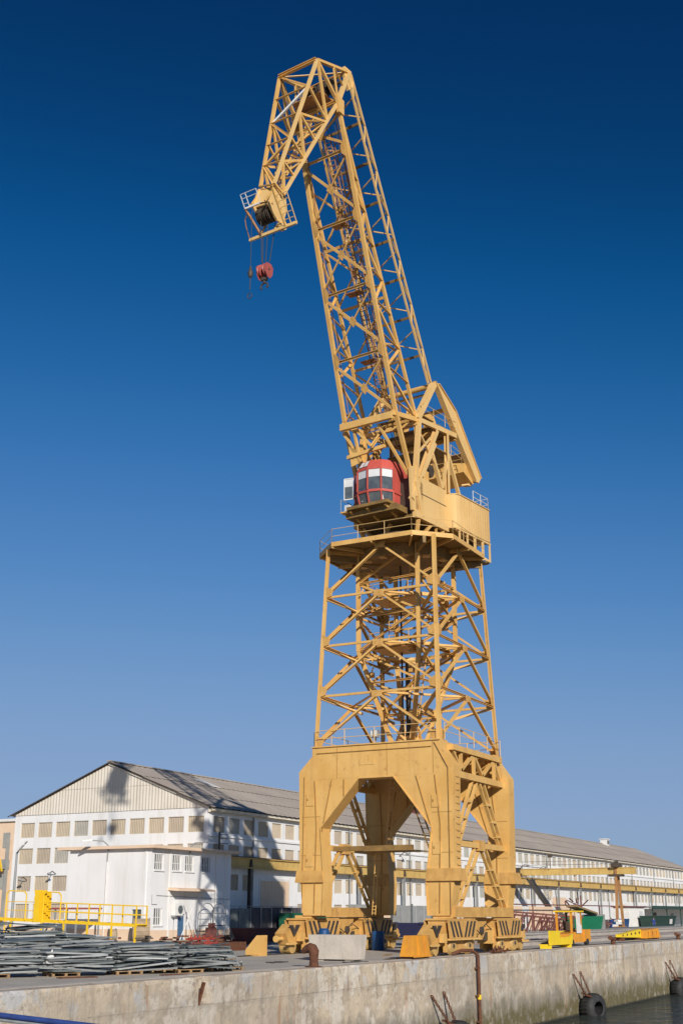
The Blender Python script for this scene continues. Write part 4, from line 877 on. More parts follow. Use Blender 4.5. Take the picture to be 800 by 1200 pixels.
for t in (.2, .66):                                          # two skylights in the sloping brow
    j0, j1 = ring(32.16, .985)[3], ring(32.16, .985)[4]; k0, k1 = ring(32.68, .875)[3], ring(32.68, .875)[4]
    f = lambda s, w_: (j0.lerp(j1, s).lerp(k0.lerp(k1, s), w_)) + Uv * .03 + V((0, 0, .03))
    m = MB(); m.add([f(t - .17, .05), f(t + .2, .05), f(t + .2, .95), f(t - .17, .95)], [(0, 1, 2, 3)]); m.build('skylight', 'shade', cb)
m = MB(); m.bb(0, 0, 0, 0, 0, 0) if False else None
m = MB(); a, b = W(3.95, 1.85, 30.25), W(4.1, 2.5, 30.25)
m.beam(a, b, .06, .07); m.beam(a + V((0, 0, 1.55)), b + V((0, 0, 1.55)), .06, .07); m.beam(a, a + V((0, 0, 1.55)), .06); m.beam(b, b + V((0, 0, 1.55)), .06); od = m.build('open_window_frame', 'whitepaint', cb)
m = MB(); m.add([a, b, b + V((0, 0, .95)), a + V((0, 0, .95))], [(0, 1, 2, 3)]); m.build('pane', 'glass', od)
m = MB(); m.add([a + V((0, 0, .95)), b + V((0, 0, .95)), b + V((0, 0, 1.55)), a + V((0, 0, 1.55))], [(0, 1, 2, 3)]); m.build('sun_shade', 'shade', od)
m = MB(); ubox(m, 4.18, 4.3, .55, .85, 29.75, 30.05); ubox(m, 3.9, 4.1, -.75, -.3, 29.7, 30.05); m.build('control_panel', 'whitepaint', cb)
m = MB(); ubox(m, 1.6, 4.7, -1.5, 1.9, 29.2, 29.42); cf = m.build('cab_floor', 'yelshaded', crane)
m = MB(); ubox(m, 2.75, 4.2, -1.9, 2.3, 28.76, 29.19); m.build('cab_support', 'yelshaded', crane)
for v0 in (-1.2, .3, 1.7): MB().beam(W(4.5, v0, 29.15), W(3.0, v0, 28.6), .12, .2).build('cab_bracket', 'yellow', cf)
m = MB(); ubox(m, 3.2, 4.6, 1.95, 2.5, 29.1, 29.2); m.build('cab_step', 'yellow', cf)
m = MB(); m.path([W(4.6, 2.45, 29.2), W(4.6, 2.45, 30.1), W(3.3, 2.45, 30.1), W(3.3, 2.45, 29.2)], .03, 5); m.build('step_rail', 'grey', cf)
m = MB(); ubox(m, 4.0, 4.3, 1.95, 2.35, 29.3, 29.75); m.build('lamp_box', 'shade', cf)
# ---- jib: front chords, rear chords meeting them at the top
def hw(z): return 2.15 - (z - 35.5) / 22 * .32 if z > 35.5 else 2.15 + (z - 35.5) * -.02
def FC(s, z): return W((4.4 + (z - 35.5) * .303) if z >= 35.5 else (2.45 + (z - 30.9) * .424), s * hw(z), z)
def MC(s, z): return W((1.75 + (z - 36.3) * .445) if z >= 36.3 else (2.1 + (z - 30.9) * -.065), s * hw(z), z)
ZT = 57.4
for s in (-1, 1):
    for p, q_ in ((FC(s, 30.9), FC(s, 35.5)), (FC(s, 35.5), FC(s, ZT))): MB().beam(p, q_, .24, .27, Vv).build('jib_front_chord', 'yellow', crane)
    for p, q_ in ((MC(s, 30.9), MC(s, 36.2)), (MC(s, 36.2), MC(s, 56.6))): MB().beam(p, q_, .2, .2, Vv).build('jib_rear_chord', 'yellow', crane)
    MB().tube(W(2.3, s * 2.0, 30.9), W(2.3, s * 2.62, 30.9), .2, 14).build('jib_pivot', 'yellow', crane)
zj = [35.5, 40.2, 44.9, 49.6, 54.3, 57.2]
def diamond(c, a, b, n, sz, t=.03):
    return MB().prism([c + n * .06 - a * sz, c + n * .06 + b * sz * .75, c + n * .06 + a * sz, c + n * .06 - b * sz * .75], n * t)
up = (FC(1, 57) - FC(1, 36)).normalized(); nf = up.cross(Vv).normalized()
if nf.dot(Uv) < 0: nf = -nf
for i in range(5):
    z0, z1 = zj[i], zj[i + 1]
    for (p, q_, wd) in ((FC(1, z1 - .35), FC(-1, z0 + .35), .19), (FC(1, z0 + .4), FC(-1, z1 - .3), .09)):
        MB().beam(p, q_, wd, .1, nf).build('jib_front_brace', 'yellow', crane)
    c = (FC(1, (z0 + z1) / 2) + FC(-1, (z0 + z1) / 2)) / 2
    diamond(c, up, Vv, nf, .42).build('jib_gusset', 'yelworn', crane)
    MB().angle(FC(1, z1), FC(-1, z1), .15, .12, .03, nf).build('jib_front_strut', 'yellow', crane)
    for z, sg in ((z1, -1), (z0, 1)):
        for s in (-1, 1):
            p = FC(s, z) + nf * .13; MB().prism([p - Vv * s * .05 + up * sg * .0, p - Vv * s * .42, p - Vv * s * .38 + up * sg * .3, p - Vv * s * .08 + up * sg * .6], nf * .02).build('jib_gusset', 'yelworn', crane)
# side faces and rear face of the jib
for s in (-1, 1):
    zz = [36.3, 38.6, 40.9, 43.2, 45.5, 47.8, 50.1, 52.2]
    for i, z in enumerate(zz):
        MB().angle(FC(s, z + .4), MC(s, z), .12, .14).build('jib_side_strut', 'yellow', crane)
        if i + 1 < len(zz):
            p, q_ = (FC(s, z + .4), MC(s, zz[i + 1])) if i % 2 else (MC(s, z), FC(s, zz[i + 1] + .4))
            MB().angle(p, q_, .12, .16).build('jib_side_brace', 'yellow', crane)
upm = (MC(1, 56) - MC(1, 37)).normalized(); nm = upm.cross(Vv).normalized()
zr = [36.3, 40.4, 44.5, 48.6, 52.7]
for i in range(4):
    MB().chan(MC(1, zr[i]), MC(-1, zr[i]), .2, .2, .035, nm).build('jib_rear_strut', 'yellow', crane)
    for p, q_ in ((MC(1, zr[i] + .2), MC(-1, zr[i + 1] - .2)), (MC(-1, zr[i] + .2), MC(1, zr[i + 1] - .2))): MB().beam(p, q_, .13, .08, nm).build('jib_rear_brace', 'yellow', crane)
    c = (MC(1, zr[i] / 2 + zr[i + 1] / 2) + MC(-1, zr[i] / 2 + zr[i + 1] / 2)) / 2; diamond(c, upm, Vv, nm, .38).build('jib_gusset', 'yelworn', crane)
# caged ladder and walkway inside the jib
def inside(z, k, v): a = FC(0, z); b = MC(0, z - .6); p = a.lerp(b, k); return p + Vv * v
ladder(inside(36.6, .6, -.35), inside(56, .5, -.35), .55, 'jib_ladder', 'rustyel', crane, Vv, 62)
ladder(inside(36.6, .75, -1.2), inside(55.5, .6, -1.1), .45, 'jib_cable_tray', 'rustyel', crane, Vv, 45)
for i in range(26):
    m = MB(); z = 37.2 + i * .72; c = inside(z, .6, -.35); d = -nm if False else (MC(0, z) - FC(0, z + .4)).normalized()
    pts = [c - Vv * .33, c - Vv * .36 + d * .35, c + d * .62, c + Vv * .36 + d * .35, c + Vv * .33]
    for a_, b_ in zip(pts, pts[1:]): m.beam(a_, b_, .03, .05)
    m.build('ladder_hoop', 'rustyel', crane)
for z in (40.6, 45.3, 50.0): m = MB(); c = inside(z, .6, -.2); m.prism([c - Vv * .3 - Uv * .4, c + Vv * .9 - Uv * .4, c + Vv * .9 + Uv * .3, c - Vv * .3 + Uv * .3], (0, 0, .05)); m.build('rest_platform', 'rustyel', crane)
# ---- goose neck head: triangular side frames at the jib top
AP = lambda s: W(13.42, s * 1.66, 59.75)
RK = lambda s: W(9.65, s * 1.78, 61.05)
KK = lambda s: W(11.15, s * 1.86, 57.5)
for s in (-1, 1):
    MB().beam(AP(s), RK(s), .2, .24, Vv).build('head_chord', 'yellow', crane)
    MB().beam(KK(s), RK(s), .26, .3, Vv).build('head_chord', 'pale', crane)
    MB().beam(AP(s), KK(s), .2, .22, Vv).build('head_chord', 'yellow', crane)
    c = AP(s).lerp(RK(s), .5); MB().angle(c, KK(s), .12, .14).build('head_brace', 'yellow', crane)
    MB().angle(c, RK(s).lerp(KK(s), .5), .1, .12).build('head_brace', 'yellow', crane)
    MB().prism([RK(s) + Uv * .5 + V((0, 0, .25)), RK(s) - Uv * .35 + V((0, 0, .3)), RK(s) - Uv * .55 - V((0, 0, .9)), RK(s) - Uv * .05 - V((0, 0, 1.5)), RK(s) + Uv * .5 - V((0, 0, .5))], Vv * .22).build('tie_head_plate', 'pale', crane)
    MB().prism([KK(s) + Uv * .4 + V((0, 0, .4)), KK(s) - Uv * .5 + V((0, 0, .3)), KK(s) - Uv * .5 - V((0, 0, .9)), KK(s) + Uv * .1 - V((0, 0, .9))], Vv * s * .22).build('knee_plate', 'yellow', crane)
for f in (AP, RK, KK): MB().chan(f(1), f(-1), .24, .24, .04).build('head_cross_beam', 'yellow', crane)
MB().angle(AP(1), RK(-1), .12, .14).build('head_brace', 'pale', crane); MB().angle(AP(-1), KK(1), .12, .14).build('head_brace', 'yellow', crane); MB().angle(RK(1), KK(-1), .12, .14).build('head_brace', 'yellow', crane)
for v0, u0, z, r in ((-.9, 10.2, 60.0, .55), (-.35, 10.2, 60.0, .55), (.4, 10.2, 60.0, .55), (.9, 10.7, 59.6, .5), (-.6, 11.4, 59.0, .45), (.2, 11.5, 58.6, .45)):
    MB().lathe(W(u0, v0, z), Vv, [(0, r), (.05, r), (.08, r - .1), (.16, r - .1), (.19, r), (.24, r)], 18).build('rope_sheave', 'dark', crane)
MB().tube(W(10.2, -1.6, 60.0), W(10.2, 1.6, 60.0), .12, 8).build('sheave_axle', 'dark', crane)
m = MB(); m.prism([W(10.9, -1.3, 57.9), W(10.9, 1.4, 57.9), W(12.3, 1.4, 58.0), W(12.3, -1.3, 58.0)], (0, 0, .06)); m.build('head_platform', 'rustyel', crane)
# nose truss down to the working head
NT = {('o', 1): (AP(1), W(16.15, .95, 48.9)), ('o', -1): (AP(-1), W(16.95, -.85, 48.0)), ('i', 1): (KK(1), W(15.3, .9, 48.7)), ('i', -1): (KK(-1), W(16.1, -.95, 47.6))}
NP = lambda k, s, t: NT[(k, s)][0].lerp(NT[(k, s)][1], t)
for (k, s), (a, b) in NT.items(): MB().beam(a, b, .21, .22, Vv, w2=.19, h2=.19).build('nose_chord', 'pale' if s < 0 else 'yellow', crane)
tt = [0, .22, .44, .64, .82, 1]
for i in range(5):
    t0, t1 = tt[i], tt[i + 1]
    for s in (-1, 1):
        p, q_ = (('o', 'i') if i % 2 == 0 else ('i', 'o'))
        MB().angle(NP(p, s, t0), NP(q_, s, t1), .14, .16, up=Vv).build('nose_brace', 'yellow', crane); MB().angle(NP('o', s, t1), NP('i', s, t1), .12, .14, up=Vv).build('nose_strut', 'yellow', crane)
    for k in ('o', 'i'):
        MB().angle(NP(k, 1, t1), NP(k, -1, t1), .13, .14).build('nose_strut', 'yellow', crane)
        a, b = (1, -1) if i % 2 else (-1, 1); MB().angle(NP(k, b, t0), NP(k, a, t1), .12, .14).build('nose_brace', 'whitepaint' if (k == 'o' and i == 1) else 'yellow', crane)
ladder(NP('i', 1, .1).lerp(NP('i', -1, .1), .45), NP('i', 1, .98).lerp(NP('i', -1, .98), .45), .5, 'nose_ladder', 'yellow', crane, Vv, 36)
for t in (.35, .52, .7): c = (NP('o', 1, t) + NP('i', -1, t)) / 2; MB().box(c, (.5, .5, .35), .1).build('rope_guide', 'dark', crane)
tl_ = lambda L, v0: W(16.55 + .5406 * L, v0, 44.75 + .8413 * L)
# working head: open box of two side plates, cover, sheaves and cross pins
for v0 in (-.72, .58):
    dz = .0 if v0 < 0 else .28
    m = MB(); m.prism([W(u_, v0, z + dz) for u_, z in ((16.75, 48.0), (15.6, 48.2), (15.35, 46.9), (15.75, 45.75), (16.45, 45.55), (17.35, 46.35))], Vv * .1); m.build('head_side_plate', 'pale', crane)
m = MB(); m.prism([W(17.1, -.6, 46.7), W(16.6, -.6, 47.95), W(16.6, .6, 48.2), W(17.1, .6, 46.95)], Uv * .05); m.build('head_cover', 'pale', crane)
m = MB(); m.prism([W(15.6, -.6, 48.2), W(16.6, -.6, 48.02), W(16.6, .6, 48.3), W(15.6, .6, 48.45)], (0, 0, .06)); m.build('head_cover', 'pale', crane)
for v0 in (-.45, -.15, .15, .4): MB().lathe(W(16.55, v0, 46.15), Vv, [(0, .58), (.05, .58), (.07, .46), (.11, .46), (.13, .58), (.17, .58)], 18).build('rope_sheave', 'dark', crane)
for u_, z in ((15.9, 46.4), (16.0, 47.6), (17.0, 46.6)): MB().tube(W(u_, -.8, z), W(u_, .8, z + .2), .09, 8).build('cross_pin', 'pale', crane)
MB().lathe(W(15.95, -.95, 45.35), Vv, [(0, .3), (.3, .33)], 14).build('limit_drum', 'pale', crane)
for v0 in (-.66, .62): MB().beam(W(16.9, v0, 47.6), tl_(2.0, v0), .09, .12).build('hanger', 'yellow', crane); MB().beam(W(15.9, v0, 45.9), tl_(.05, v0), .09, .12).build('hanger', 'yellow', crane)
e_u, e_z = .5406, .8413
tl = lambda L, v0: W(16.55 + e_u * L, v0, 44.75 + e_z * L)     # tilted plane of the service platform: L metres up the tilt
MB().beam(tl(0, -2.45), tl(0, 1.45), .14, .2).build('platform_bar', 'pale', crane)
MB().beam(tl(0, -1.58), tl(2.6, -1.5), .13, .16).build('platform_bar', 'yellow', crane)
MB().beam(tl(0, .45), tl(2.0, 1.0), .11, .14).build('platform_bar', 'rustyel', crane)
MB().beam(tl(2.0, 1.0), tl(2.0, -.2), .1, .12).build('platform_bar', 'whitepaint', crane)
m = MB()
for v0 in (-2.45, -2.02): m.tube(tl(0, v0), tl(2.05, v0), .035, 6)
for k in range(6): m.tube(tl(k * .41, -2.45), tl(k * .41, -1.6), .026, 5)
m.build('platform_railing', 'pale', crane)
m = MB()
for v0 in (1.02, .62, -.28): m.tube(tl(1.6 if v0 > .9 else 2.0, v0), tl(2.95, v0), .03, 5)
for L in (2.0, 2.3, 2.65, 2.95): m.tube(tl(L, 1.02), tl(L, .62 if L < 2.5 else -.28), .026, 5)
m.build('platform_railing', 'whitepaint', crane)
m = MB(); m.path([tl(1.6, 1.02), tl(1.35, 1.28), tl(.9, 1.38), tl(.4, 1.4), tl(0, 1.42)], .035, 5); m.build('platform_loop', 'rustyel', crane)
# ---- tie frame from the jib head down to the counterweight lever
LA = lambda s: W(-.75, s * 1.95, 39.7)
def TR(s, k, t):                                             # two flats per side
    a = RK(s) + (Uv * (.3 if k else -.3)); b = LA(s) + Uv * (.35 if k else -.15) + V((0, 0, .1)); return a.lerp(b, t) + Uv * (.28 if k else -.1) * math.sin(math.pi * t)
for s in (-1, 1):
    for k in (0, 1):
        for i in range(4): MB().beam(TR(s, k, i / 4), TR(s, k, (i + 1) / 4), .11, .14, Vv).build('tie_bar', 'pale' if s < 0 else 'yellow', crane)
    n = 14
    for i in range(n): MB().angle(TR(s, i % 2, (i + .3) / n), TR(s, 1 - i % 2, (i + 1.3) / n if i < n - 1 else 1), .07, .09).build('tie_lacing', 'pale', crane)
tn = (RK(1) - LA(1)).normalized().cross(Vv)
for i in range(8):
    t0, t1 = i / 8 + .04, (i + 1) / 8 + .02
    MB().chan(TR(1, 0, t1), TR(-1, 0, t1), .18, .22, .04, tn).build('tie_cross_strut', 'yelshaded', crane)
    if i < 7:
        MB().beam(TR(1, 0, t0 + .02), TR(-1, 0, t1 - .01), .07, .07).build('tie_cross_brace', 'yellow', crane); MB().beam(TR(-1, 0, t0 + .02), TR(1, 0, t1 - .01), .07, .07).build('tie_cross_brace', 'yellow', crane)
# ---- counterweight lever
for s in (-1, 1):
    pts = [(-.55, 39.95), (-1.1, 39.9), (-3.5, 38.55), (-7.15, 34.15), (-6.9, 33.75), (-6.3, 33.7), (-3.2, 37.0)]
    m = MB(); m.prism([W(u_, s * 2.35 - .08, z) for u_, z in pts], Vv * .16); lv = m.build('lever_plate', 'pale', crane)
    for p, q_ in (((-1.1, 39.9), (-3.5, 38.55)), ((-3.5, 38.55), (-7.15, 34.15)), ((-.6, 39.9), (-3.2, 37.0)), ((-3.2, 37.0), (-6.3, 33.75))):
        MB().beam(W(p[0], s * 2.35, p[1]), W(q_[0], s * 2.35, q_[1]), .4, .06, Vv * 0 + V((0, 0, 1))).build('lever_flange', 'pale', lv)
    MB().beam(W(-.75, s * 2.2, 39.8), W(1.95, s * 2.3, 36.0), .34, .5, Vv).build('lever_arm', 'pale', crane)
    m = MB()
    for k in range(8): c = W(-.5, s * 2.2, 39.4).lerp(W(1.7, s * 2.3, 36.4), (k + .5) / 8); m.tube(c - Vv * .19, c + Vv * .19, .09, 8)
    m.build('lever_hole', 'dark', crane)
MB().tube(W(-.75, -2.4, 39.7), W(-.75, 2.4, 39.7), .2, 12).build('lever_shaft', 'yellow', crane)
m = MB(); m.prism([W(-4.9, -2.2, 34.1), W(-6.3, -2.2, 33.5), W(-7.2, -2.2, 34.1), W(-5.5, -2.2, 35.9)], Vv * 4.4); m.build('counterweight', 'yellow', crane)
m = MB()
for k in range(3): m.beam(W(-6.5 + k * .2, -2.0, 33.5), W(-6.0 + k * .2, -1.6, 33.35), .06, .1)
m.build('counterweight_step', 'pale', crane)
for u0, z in ((-2.6, 38.4), (-4.2, 36.8)): MB().beam(W(u0, -2.3, z), W(u0, 2.3, z), .2, .3).build('lever_cross_beam', 'yellow', crane)
# ---- hoist ropes along the jib, hook block
for k, v0 in enumerate((-.7, -.35, .1, .45, .8)):
    MB().tube(W(10.2, v0 * .8, 59.6), W(.6 - .3 * k, v0, 33.6), .022, 5).build('jib_rope', 'wire', crane)
for s, k in ((-1, 0), (1, 0), (-1, 1)):
    MB().tube(FC(s, 36) - nf * .3 - Vv * s * (.25 + .3 * k), FC(s, 57) - nf * .25 - Vv * s * (.25 + .3 * k), .035, 6).build('cable_conduit', 'rustyel', crane)
hr = []
for v0, u0 in ((.35, 16.5), (-.05, 16.5), (.25, 16.9), (-.5, 16.3)):
    MB().tube(W(u0, v0, 45.6), W(u0 * .4 + 16.55 * .6, v0 * .6 + .1, 42.6), .03, 6).build('hoist_rope', 'wire', crane)
MB().tube(W(17.7, .35, 46.2), W(17.7, .35, 41.9), .02, 5).build('hoist_rope', 'wire', crane)
hb = thing('hook_block', 'faded red twin sheave hook block hanging from the jib head', 'hook block', tuple(W(16.55, .1, 40.4)))
for v0 in (-.35, .3):
    MB().lathe(W(16.55, v0 - .02, 42.1), Vv, [(0, .58), (.04, .66), (.12, .58), (.2, .58), (.28, .66), (.32, .58)], 22).build('sheave', 'hookred', hb, smooth=True)
    m = MB(); m.prism([W(16.55 + a, v0 + .34 if v0 > 0 else v0 - .08, 42.1 + b) for a, b in ((-.62, .3), (-.3, .62), (.3, .62), (.62, .3), (.5, -.5), (.2, -.9), (-.2, -.9), (-.5, -.5))], Vv * .05); m.build('cheek_plate', 'hookred', hb)
    MB().lathe(W(16.55, v0 - .1, 42.1), Vv, [(0, .12), (.5, .12)], 10).build('pin', 'dark', hb)
m = MB(); m.box(W(16.55, .13, 41.2), (.35, .6, .3), PH); m.tube(W(16.55, .13, 41.1), W(16.55, .13, 40.8), .12, 8); m.build('crosshead', 'dark', hb)
m = MB()
for s in (-1, 1): pts = [W(16.55, .13 + s * (.05 + .38 * math.sin(t)), 40.75 - .33 * (1 - math.cos(t))) for t in [i * math.pi * .8 / 7 for i in range(8)]]; m.path(pts, .085, 7)
m.build('hook', 'dark', hb); hb.location.z = 40.9; hb.scale = (.68, .68, .68)
ah = thing('auxiliary_hook', 'small dark auxiliary hook and ball weight hanging left of the red hook block', 'hook', tuple(W(17.7, .35, 39.5)))
m = MB(); m.lathe(W(17.7, .35, 41.1), (0, 0, 1), [(0, .08), (.12, .16), (.4, .18), (.52, .1), (.8, .06)], 10); m.build('weight', 'dark', ah, smooth=True)
m = MB(); m.tube(W(17.7, .35, 41.1), W(17.72, .35, 40.2), .03, 6); m.build('swivel', 'dark', ah)
m = MB(); m.path([W(17.72, .35 + .17 * math.sin(t), 40.0 - .2 * math.cos(t) * -1 - .2) for t in [i * math.pi * 1.7 / 9 for i in range(10)]], .03, 6); m.build('hook', 'dark', ah)
# ================================================================ SMALLER THINGS ON THE QUAY
# ---- stacks of grey steel frames on pallets
def frame_mesh(L_, Wd, kind):
    m = MB(); t = .045
    for s in (-1, 1): m.beam((-L_ / 2, s * Wd / 2, t), (L_ / 2, s * Wd / 2, t), .07, .06)
    for s in (-1, 1): m.beam((s * L_ / 2, -Wd / 2, t), (s * L_ / 2, Wd / 2, t), .07, .05)
    n = 5
    for i in range(1, n): x = -L_ / 2 + L_ * i / n; m.beam((x, -Wd / 2, t - .005), (x, Wd / 2, t - .005), .05, .03)
    if kind == 1: m.bb(-L_ / 2 + .05, L_ / 2 - .05, -Wd / 2 + .05, Wd / 2 - .05, t + .02, t + .03)
    if kind == 2:
        for s in (-1, 1): m.beam((s * L_ * .35, -Wd / 2, t), (s * L_ * .45, Wd / 2, t + .16), .06, .05)
    me = bpy.data.meshes.new('steel_frame'); me.from_pydata(m.v, [], m.f); return me
FM = []
for kind, mm in ((0, 'galv'), (1, 'galv'), (2, 'galvdark'), (1, 'galvlight'), (0, 'galvlight'), (1, 'galvdark')):
    me = frame_mesh(2.5 if kind != 2 else 2.3, 1.15, kind); me.materials.append(M[mm]); FM.append(me)
palp = None
def pallet(x, y, rz, label):
    global palp
    if palp is None:
        palp = thing('wooden_pallet', label, 'pallet', (0, 0, 0), 0, 'pallets under the steel barriers')
        for yy in (-.5, -.25, 0, .25, .5): MB().bb(-.6, .6, yy - .06, yy + .06, .12, .15).build('board', 'wood', palp)
        for xx in (-.52, 0, .52):
            MB().bb(xx - .05, xx + .05, -.56, .56, .098, .119).build('board', 'wood', palp)
            for yy in (-.5, 0, .5): MB().bb(xx - .05, xx + .05, yy - .07, yy + .07, .022, .097).build('block', 'wood', palp)
        for yy in (-.5, 0, .5): MB().bb(-.6, .6, yy - .05, yy + .05, 0, .021).build('board', 'wood', palp)
        mw = Matrix.Translation((x, y, 0)) @ Matrix.Rotation(rz, 4, 'Z'); palp.matrix_local = mw; return palp
    return dup(palp, Matrix.Translation((x, y, 0)) @ Matrix.Rotation(rz, 4, 'Z'), label)
ra = V((.872, -.49, 0)); rb = V((.49, .872, 0)); yaw0 = math.atan2(ra.y, ra.x)
stacks = []
for row, (n, start, hgt) in enumerate(((5, V((36.2, 36.6, 0)), (.98, 1.0, .92, 1.06, .9)), (6, V((38.0, 40.6, 0)), (1.15, 1.2, 1.26, 1.2, 1.1, .9)), (5, V((42.0, 44.2, 0)), (1.5, 1.55, 1.5, 1.35, .95)), (4, V((46.5, 48.4, 0)), (1.75, 1.85, 1.75, 1.3)))):
    for i in range(n): stacks.append((start + ra * (i * 2.75) + rb * random.uniform(-.15, .15), hgt[i], row))
nf_ = 0
ORD = ('first', 'second', 'third', 'fourth', 'fifth', 'sixth'); RN = ('front row', 'second row', 'third row', 'back row')
PAL = ['weathered wooden pallet under the leftmost stack of grey frames', 'weathered wooden pallet under the second stack of grey frames from the left', 'weathered wooden pallet under the middle stack of the front row of frames', 'weathered wooden pallet under the fourth stack of frames along the quay edge', 'weathered wooden pallet under the right stack of the front row of frames']
for si, (p, h, row) in enumerate(stacks):
    if row == 0:
        pallet(p.x - ra.x * .6, p.y - ra.y * .6, yaw0, PAL[si])
    z = .16
    while z < h and nf_ < 296:
        kind = random.choice((0, 1, 2, 2, 0, 5, 5, 0, 3, 1)); a = yaw0 + random.gauss(0, .13) + (math.pi if random.random() < .5 else 0)
        tx, ty = random.gauss(0, .025), random.gauss(0, .045)
        q_ = p + ra * random.gauss(0, .22) + rb * random.gauss(0, .1)
        mw = Matrix.Translation((q_.x, q_.y, z)) @ Matrix.Rotation(a, 4, 'Z') @ Matrix.Rotation(tx, 4, 'X') @ Matrix.Rotation(ty, 4, 'Y')
        last_ = inst('steel_barrier', FM[kind], mw, label='%sgrey steel barrier in the %s stack from the left, %s' % ('lowest ' if z < .2 else '',  ORD[[k for k in range(len(stacks)) if stacks[k][2] == row].index(si)], RN[row]), category='barrier', group='grey steel barriers piled on the quay')
        nf_ += 1; z += random.uniform(.055, .115)
    last_['label'] = last_['label'].replace('grey', 'topmost grey') if 'lowest' not in last_['label'] else last_['label']
print('frames', nf_)
# low untidy end of the pile: pallets of clamps and short tubes
for i, (x, y, lab) in enumerate(((44.6, 32.35, 'low wooden pallet of clamps beside the right end of the frame stacks'), (46.3, 31.7, 'low wooden pallet of clamps in the middle of the loose scrap'), (48.0, 31.25, 'low wooden pallet of short tubes nearest the rusty bollard'))):
    pallet(x, y, yaw0 + random.uniform(-.1, .1), lab)
    m = MB()
    for k in range(46):
        c = V((x, y, .18 + random.random() * (.34 if i < 2 else .2))) + ra * random.uniform(-.75, .75) + rb * random.uniform(-.5, .5); d = V((random.gauss(0, 1), random.gauss(0, 1), random.gauss(0, .35))).normalized() * random.uniform(.1, .42)
        m.tube(c - d, c + d, random.uniform(.018, .04), 5)
    m.build('scrap_tubes', 'galv', kind='stuff', label='loose short steel tubes and clamps heaped on pallets', category='scrap')
bagm = MB(); bagm.lathe(V((39.6, 34.05, .5)), (.15, -.1, 1), [(0, .14), (.12, .19), (.26, .15), (.38, .08), (.52, .02)], 9)
props(bagm.build('plastic_bag', 'whitepaint', smooth=True), 'crumpled white plastic bag caught on the front frame stacks', 'bag')
m = MB(); m.box((39.6, 32.6, .02), (1.5, .5, .04), yaw0); props(m.build('rust_plate', 'rust'), 'flat rusty steel plate lying before the frame stacks', 'steel plate')
m = MB(); m.box((43.2, 30.6, .02), (1.2, .35, .04), yaw0 + .1); props(m.build('rust_plate', 'rust'), 'narrow rusty plate lying near the coping, right of the other plate', 'steel plate')
# ---- things behind the pile
m = MB(); m.lathe((97.0, 73.4, 1.0), (.25, -1, 0), [(0, 1.0), (.1, 1.0), (.12, .85), (1.5, .85), (1.52, 1.0), (1.62, 1.0)], 20)
def drum(c, ax, r, wd, label):
    t = thing('cable_drum', label, 'drum', (c[0], c[1], 0)); ax = V(ax).normalized(); c = V(c)
    for k in (0, wd - .1):
        MB().lathe(c + ax * k, ax, [(0, r), (.1, r)], 22).build('flange', 'tarp', t)
    for i in range(18):
        a0 = 2 * math.pi * i / 18; u_ = ax.cross(V((0, 0, 1))).normalized(); p = c + (u_ * math.cos(a0) + V((0, 0, 1)) * math.sin(a0)) * (r - .1)
        MB().beam(p + ax * .11, p + ax * (wd - .11), r * .31, .06, (u_ * math.cos(a0) + V((0, 0, 1)) * math.sin(a0))).build('lagging_board', 'tarp', t)
drum((94.8, 72.0, 1.0), (.62, -.78, 0), 1.0, 1.55, 'large tan wooden cable drum standing by the annex wall')
drum((92.5, 72.9, .55), (.8, -.6, 0), .55, .7, 'small grey brown cable drum left of the large one')
# arched hoop racks and tripod of poles
for i, (x0, y0) in enumerate(((103.6, 70.6), (106.2, 70.9))):
    t = thing('hoop_rack', ('left' if i == 0 else 'right') + ' of the two arched grey hoop frames before the annex', 'frame', (x0, y0, 0), 0)
    pts = [V((x0, y0, 0)), V((x0, y0, 2.6))] + [V((x0 + 1.15 - 1.15 * math.cos(a), y0, 2.6 + .75 * math.sin(a))) for a in [math.pi * k / 8 for k in range(1, 8)]] + [V((x0 + 2.3, y0, 2.6)), V((x0 + 2.3, y0, 0))]
    MB().path(pts, .045, 6).build('hoop', 'grey', t); MB().tube((x0, y0, 2.4), (x0 + 2.3, y0, 2.4), .03, 5).build('crossbar', 'grey', t); MB().tube((x0 - .2, y0, 1.25), (x0 + 2.3, y0, 1.25), .05, 6).build('crossbar', 'dark', t)
t = thing('pole_tripod', 'thin pale poles leaning together beside the blue door', 'poles', (101.5, 70.6, 0))
for p, q_ in (((100.3, 70.6, 0), (102.2, 70.6, 2.9)), ((103.2, 70.6, 0), (101.2, 70.7, 3.6)), ((102.0, 70.9, .0), (101.7, 70.7, 3.0))): MB().tube(p, q_, .045, 6).build('pole', 'whitepaint', t)
m = MB(); m.bb(104.4, 105.6, 70.0, 70.5, 0, 1.1); m.bb(104.7, 105.2, 69.9, 70.4, 1.1, 1.5); props(m.build('scrap_box', 'rustred'), 'small red brown scrap box beneath the hoop frames', 'box')
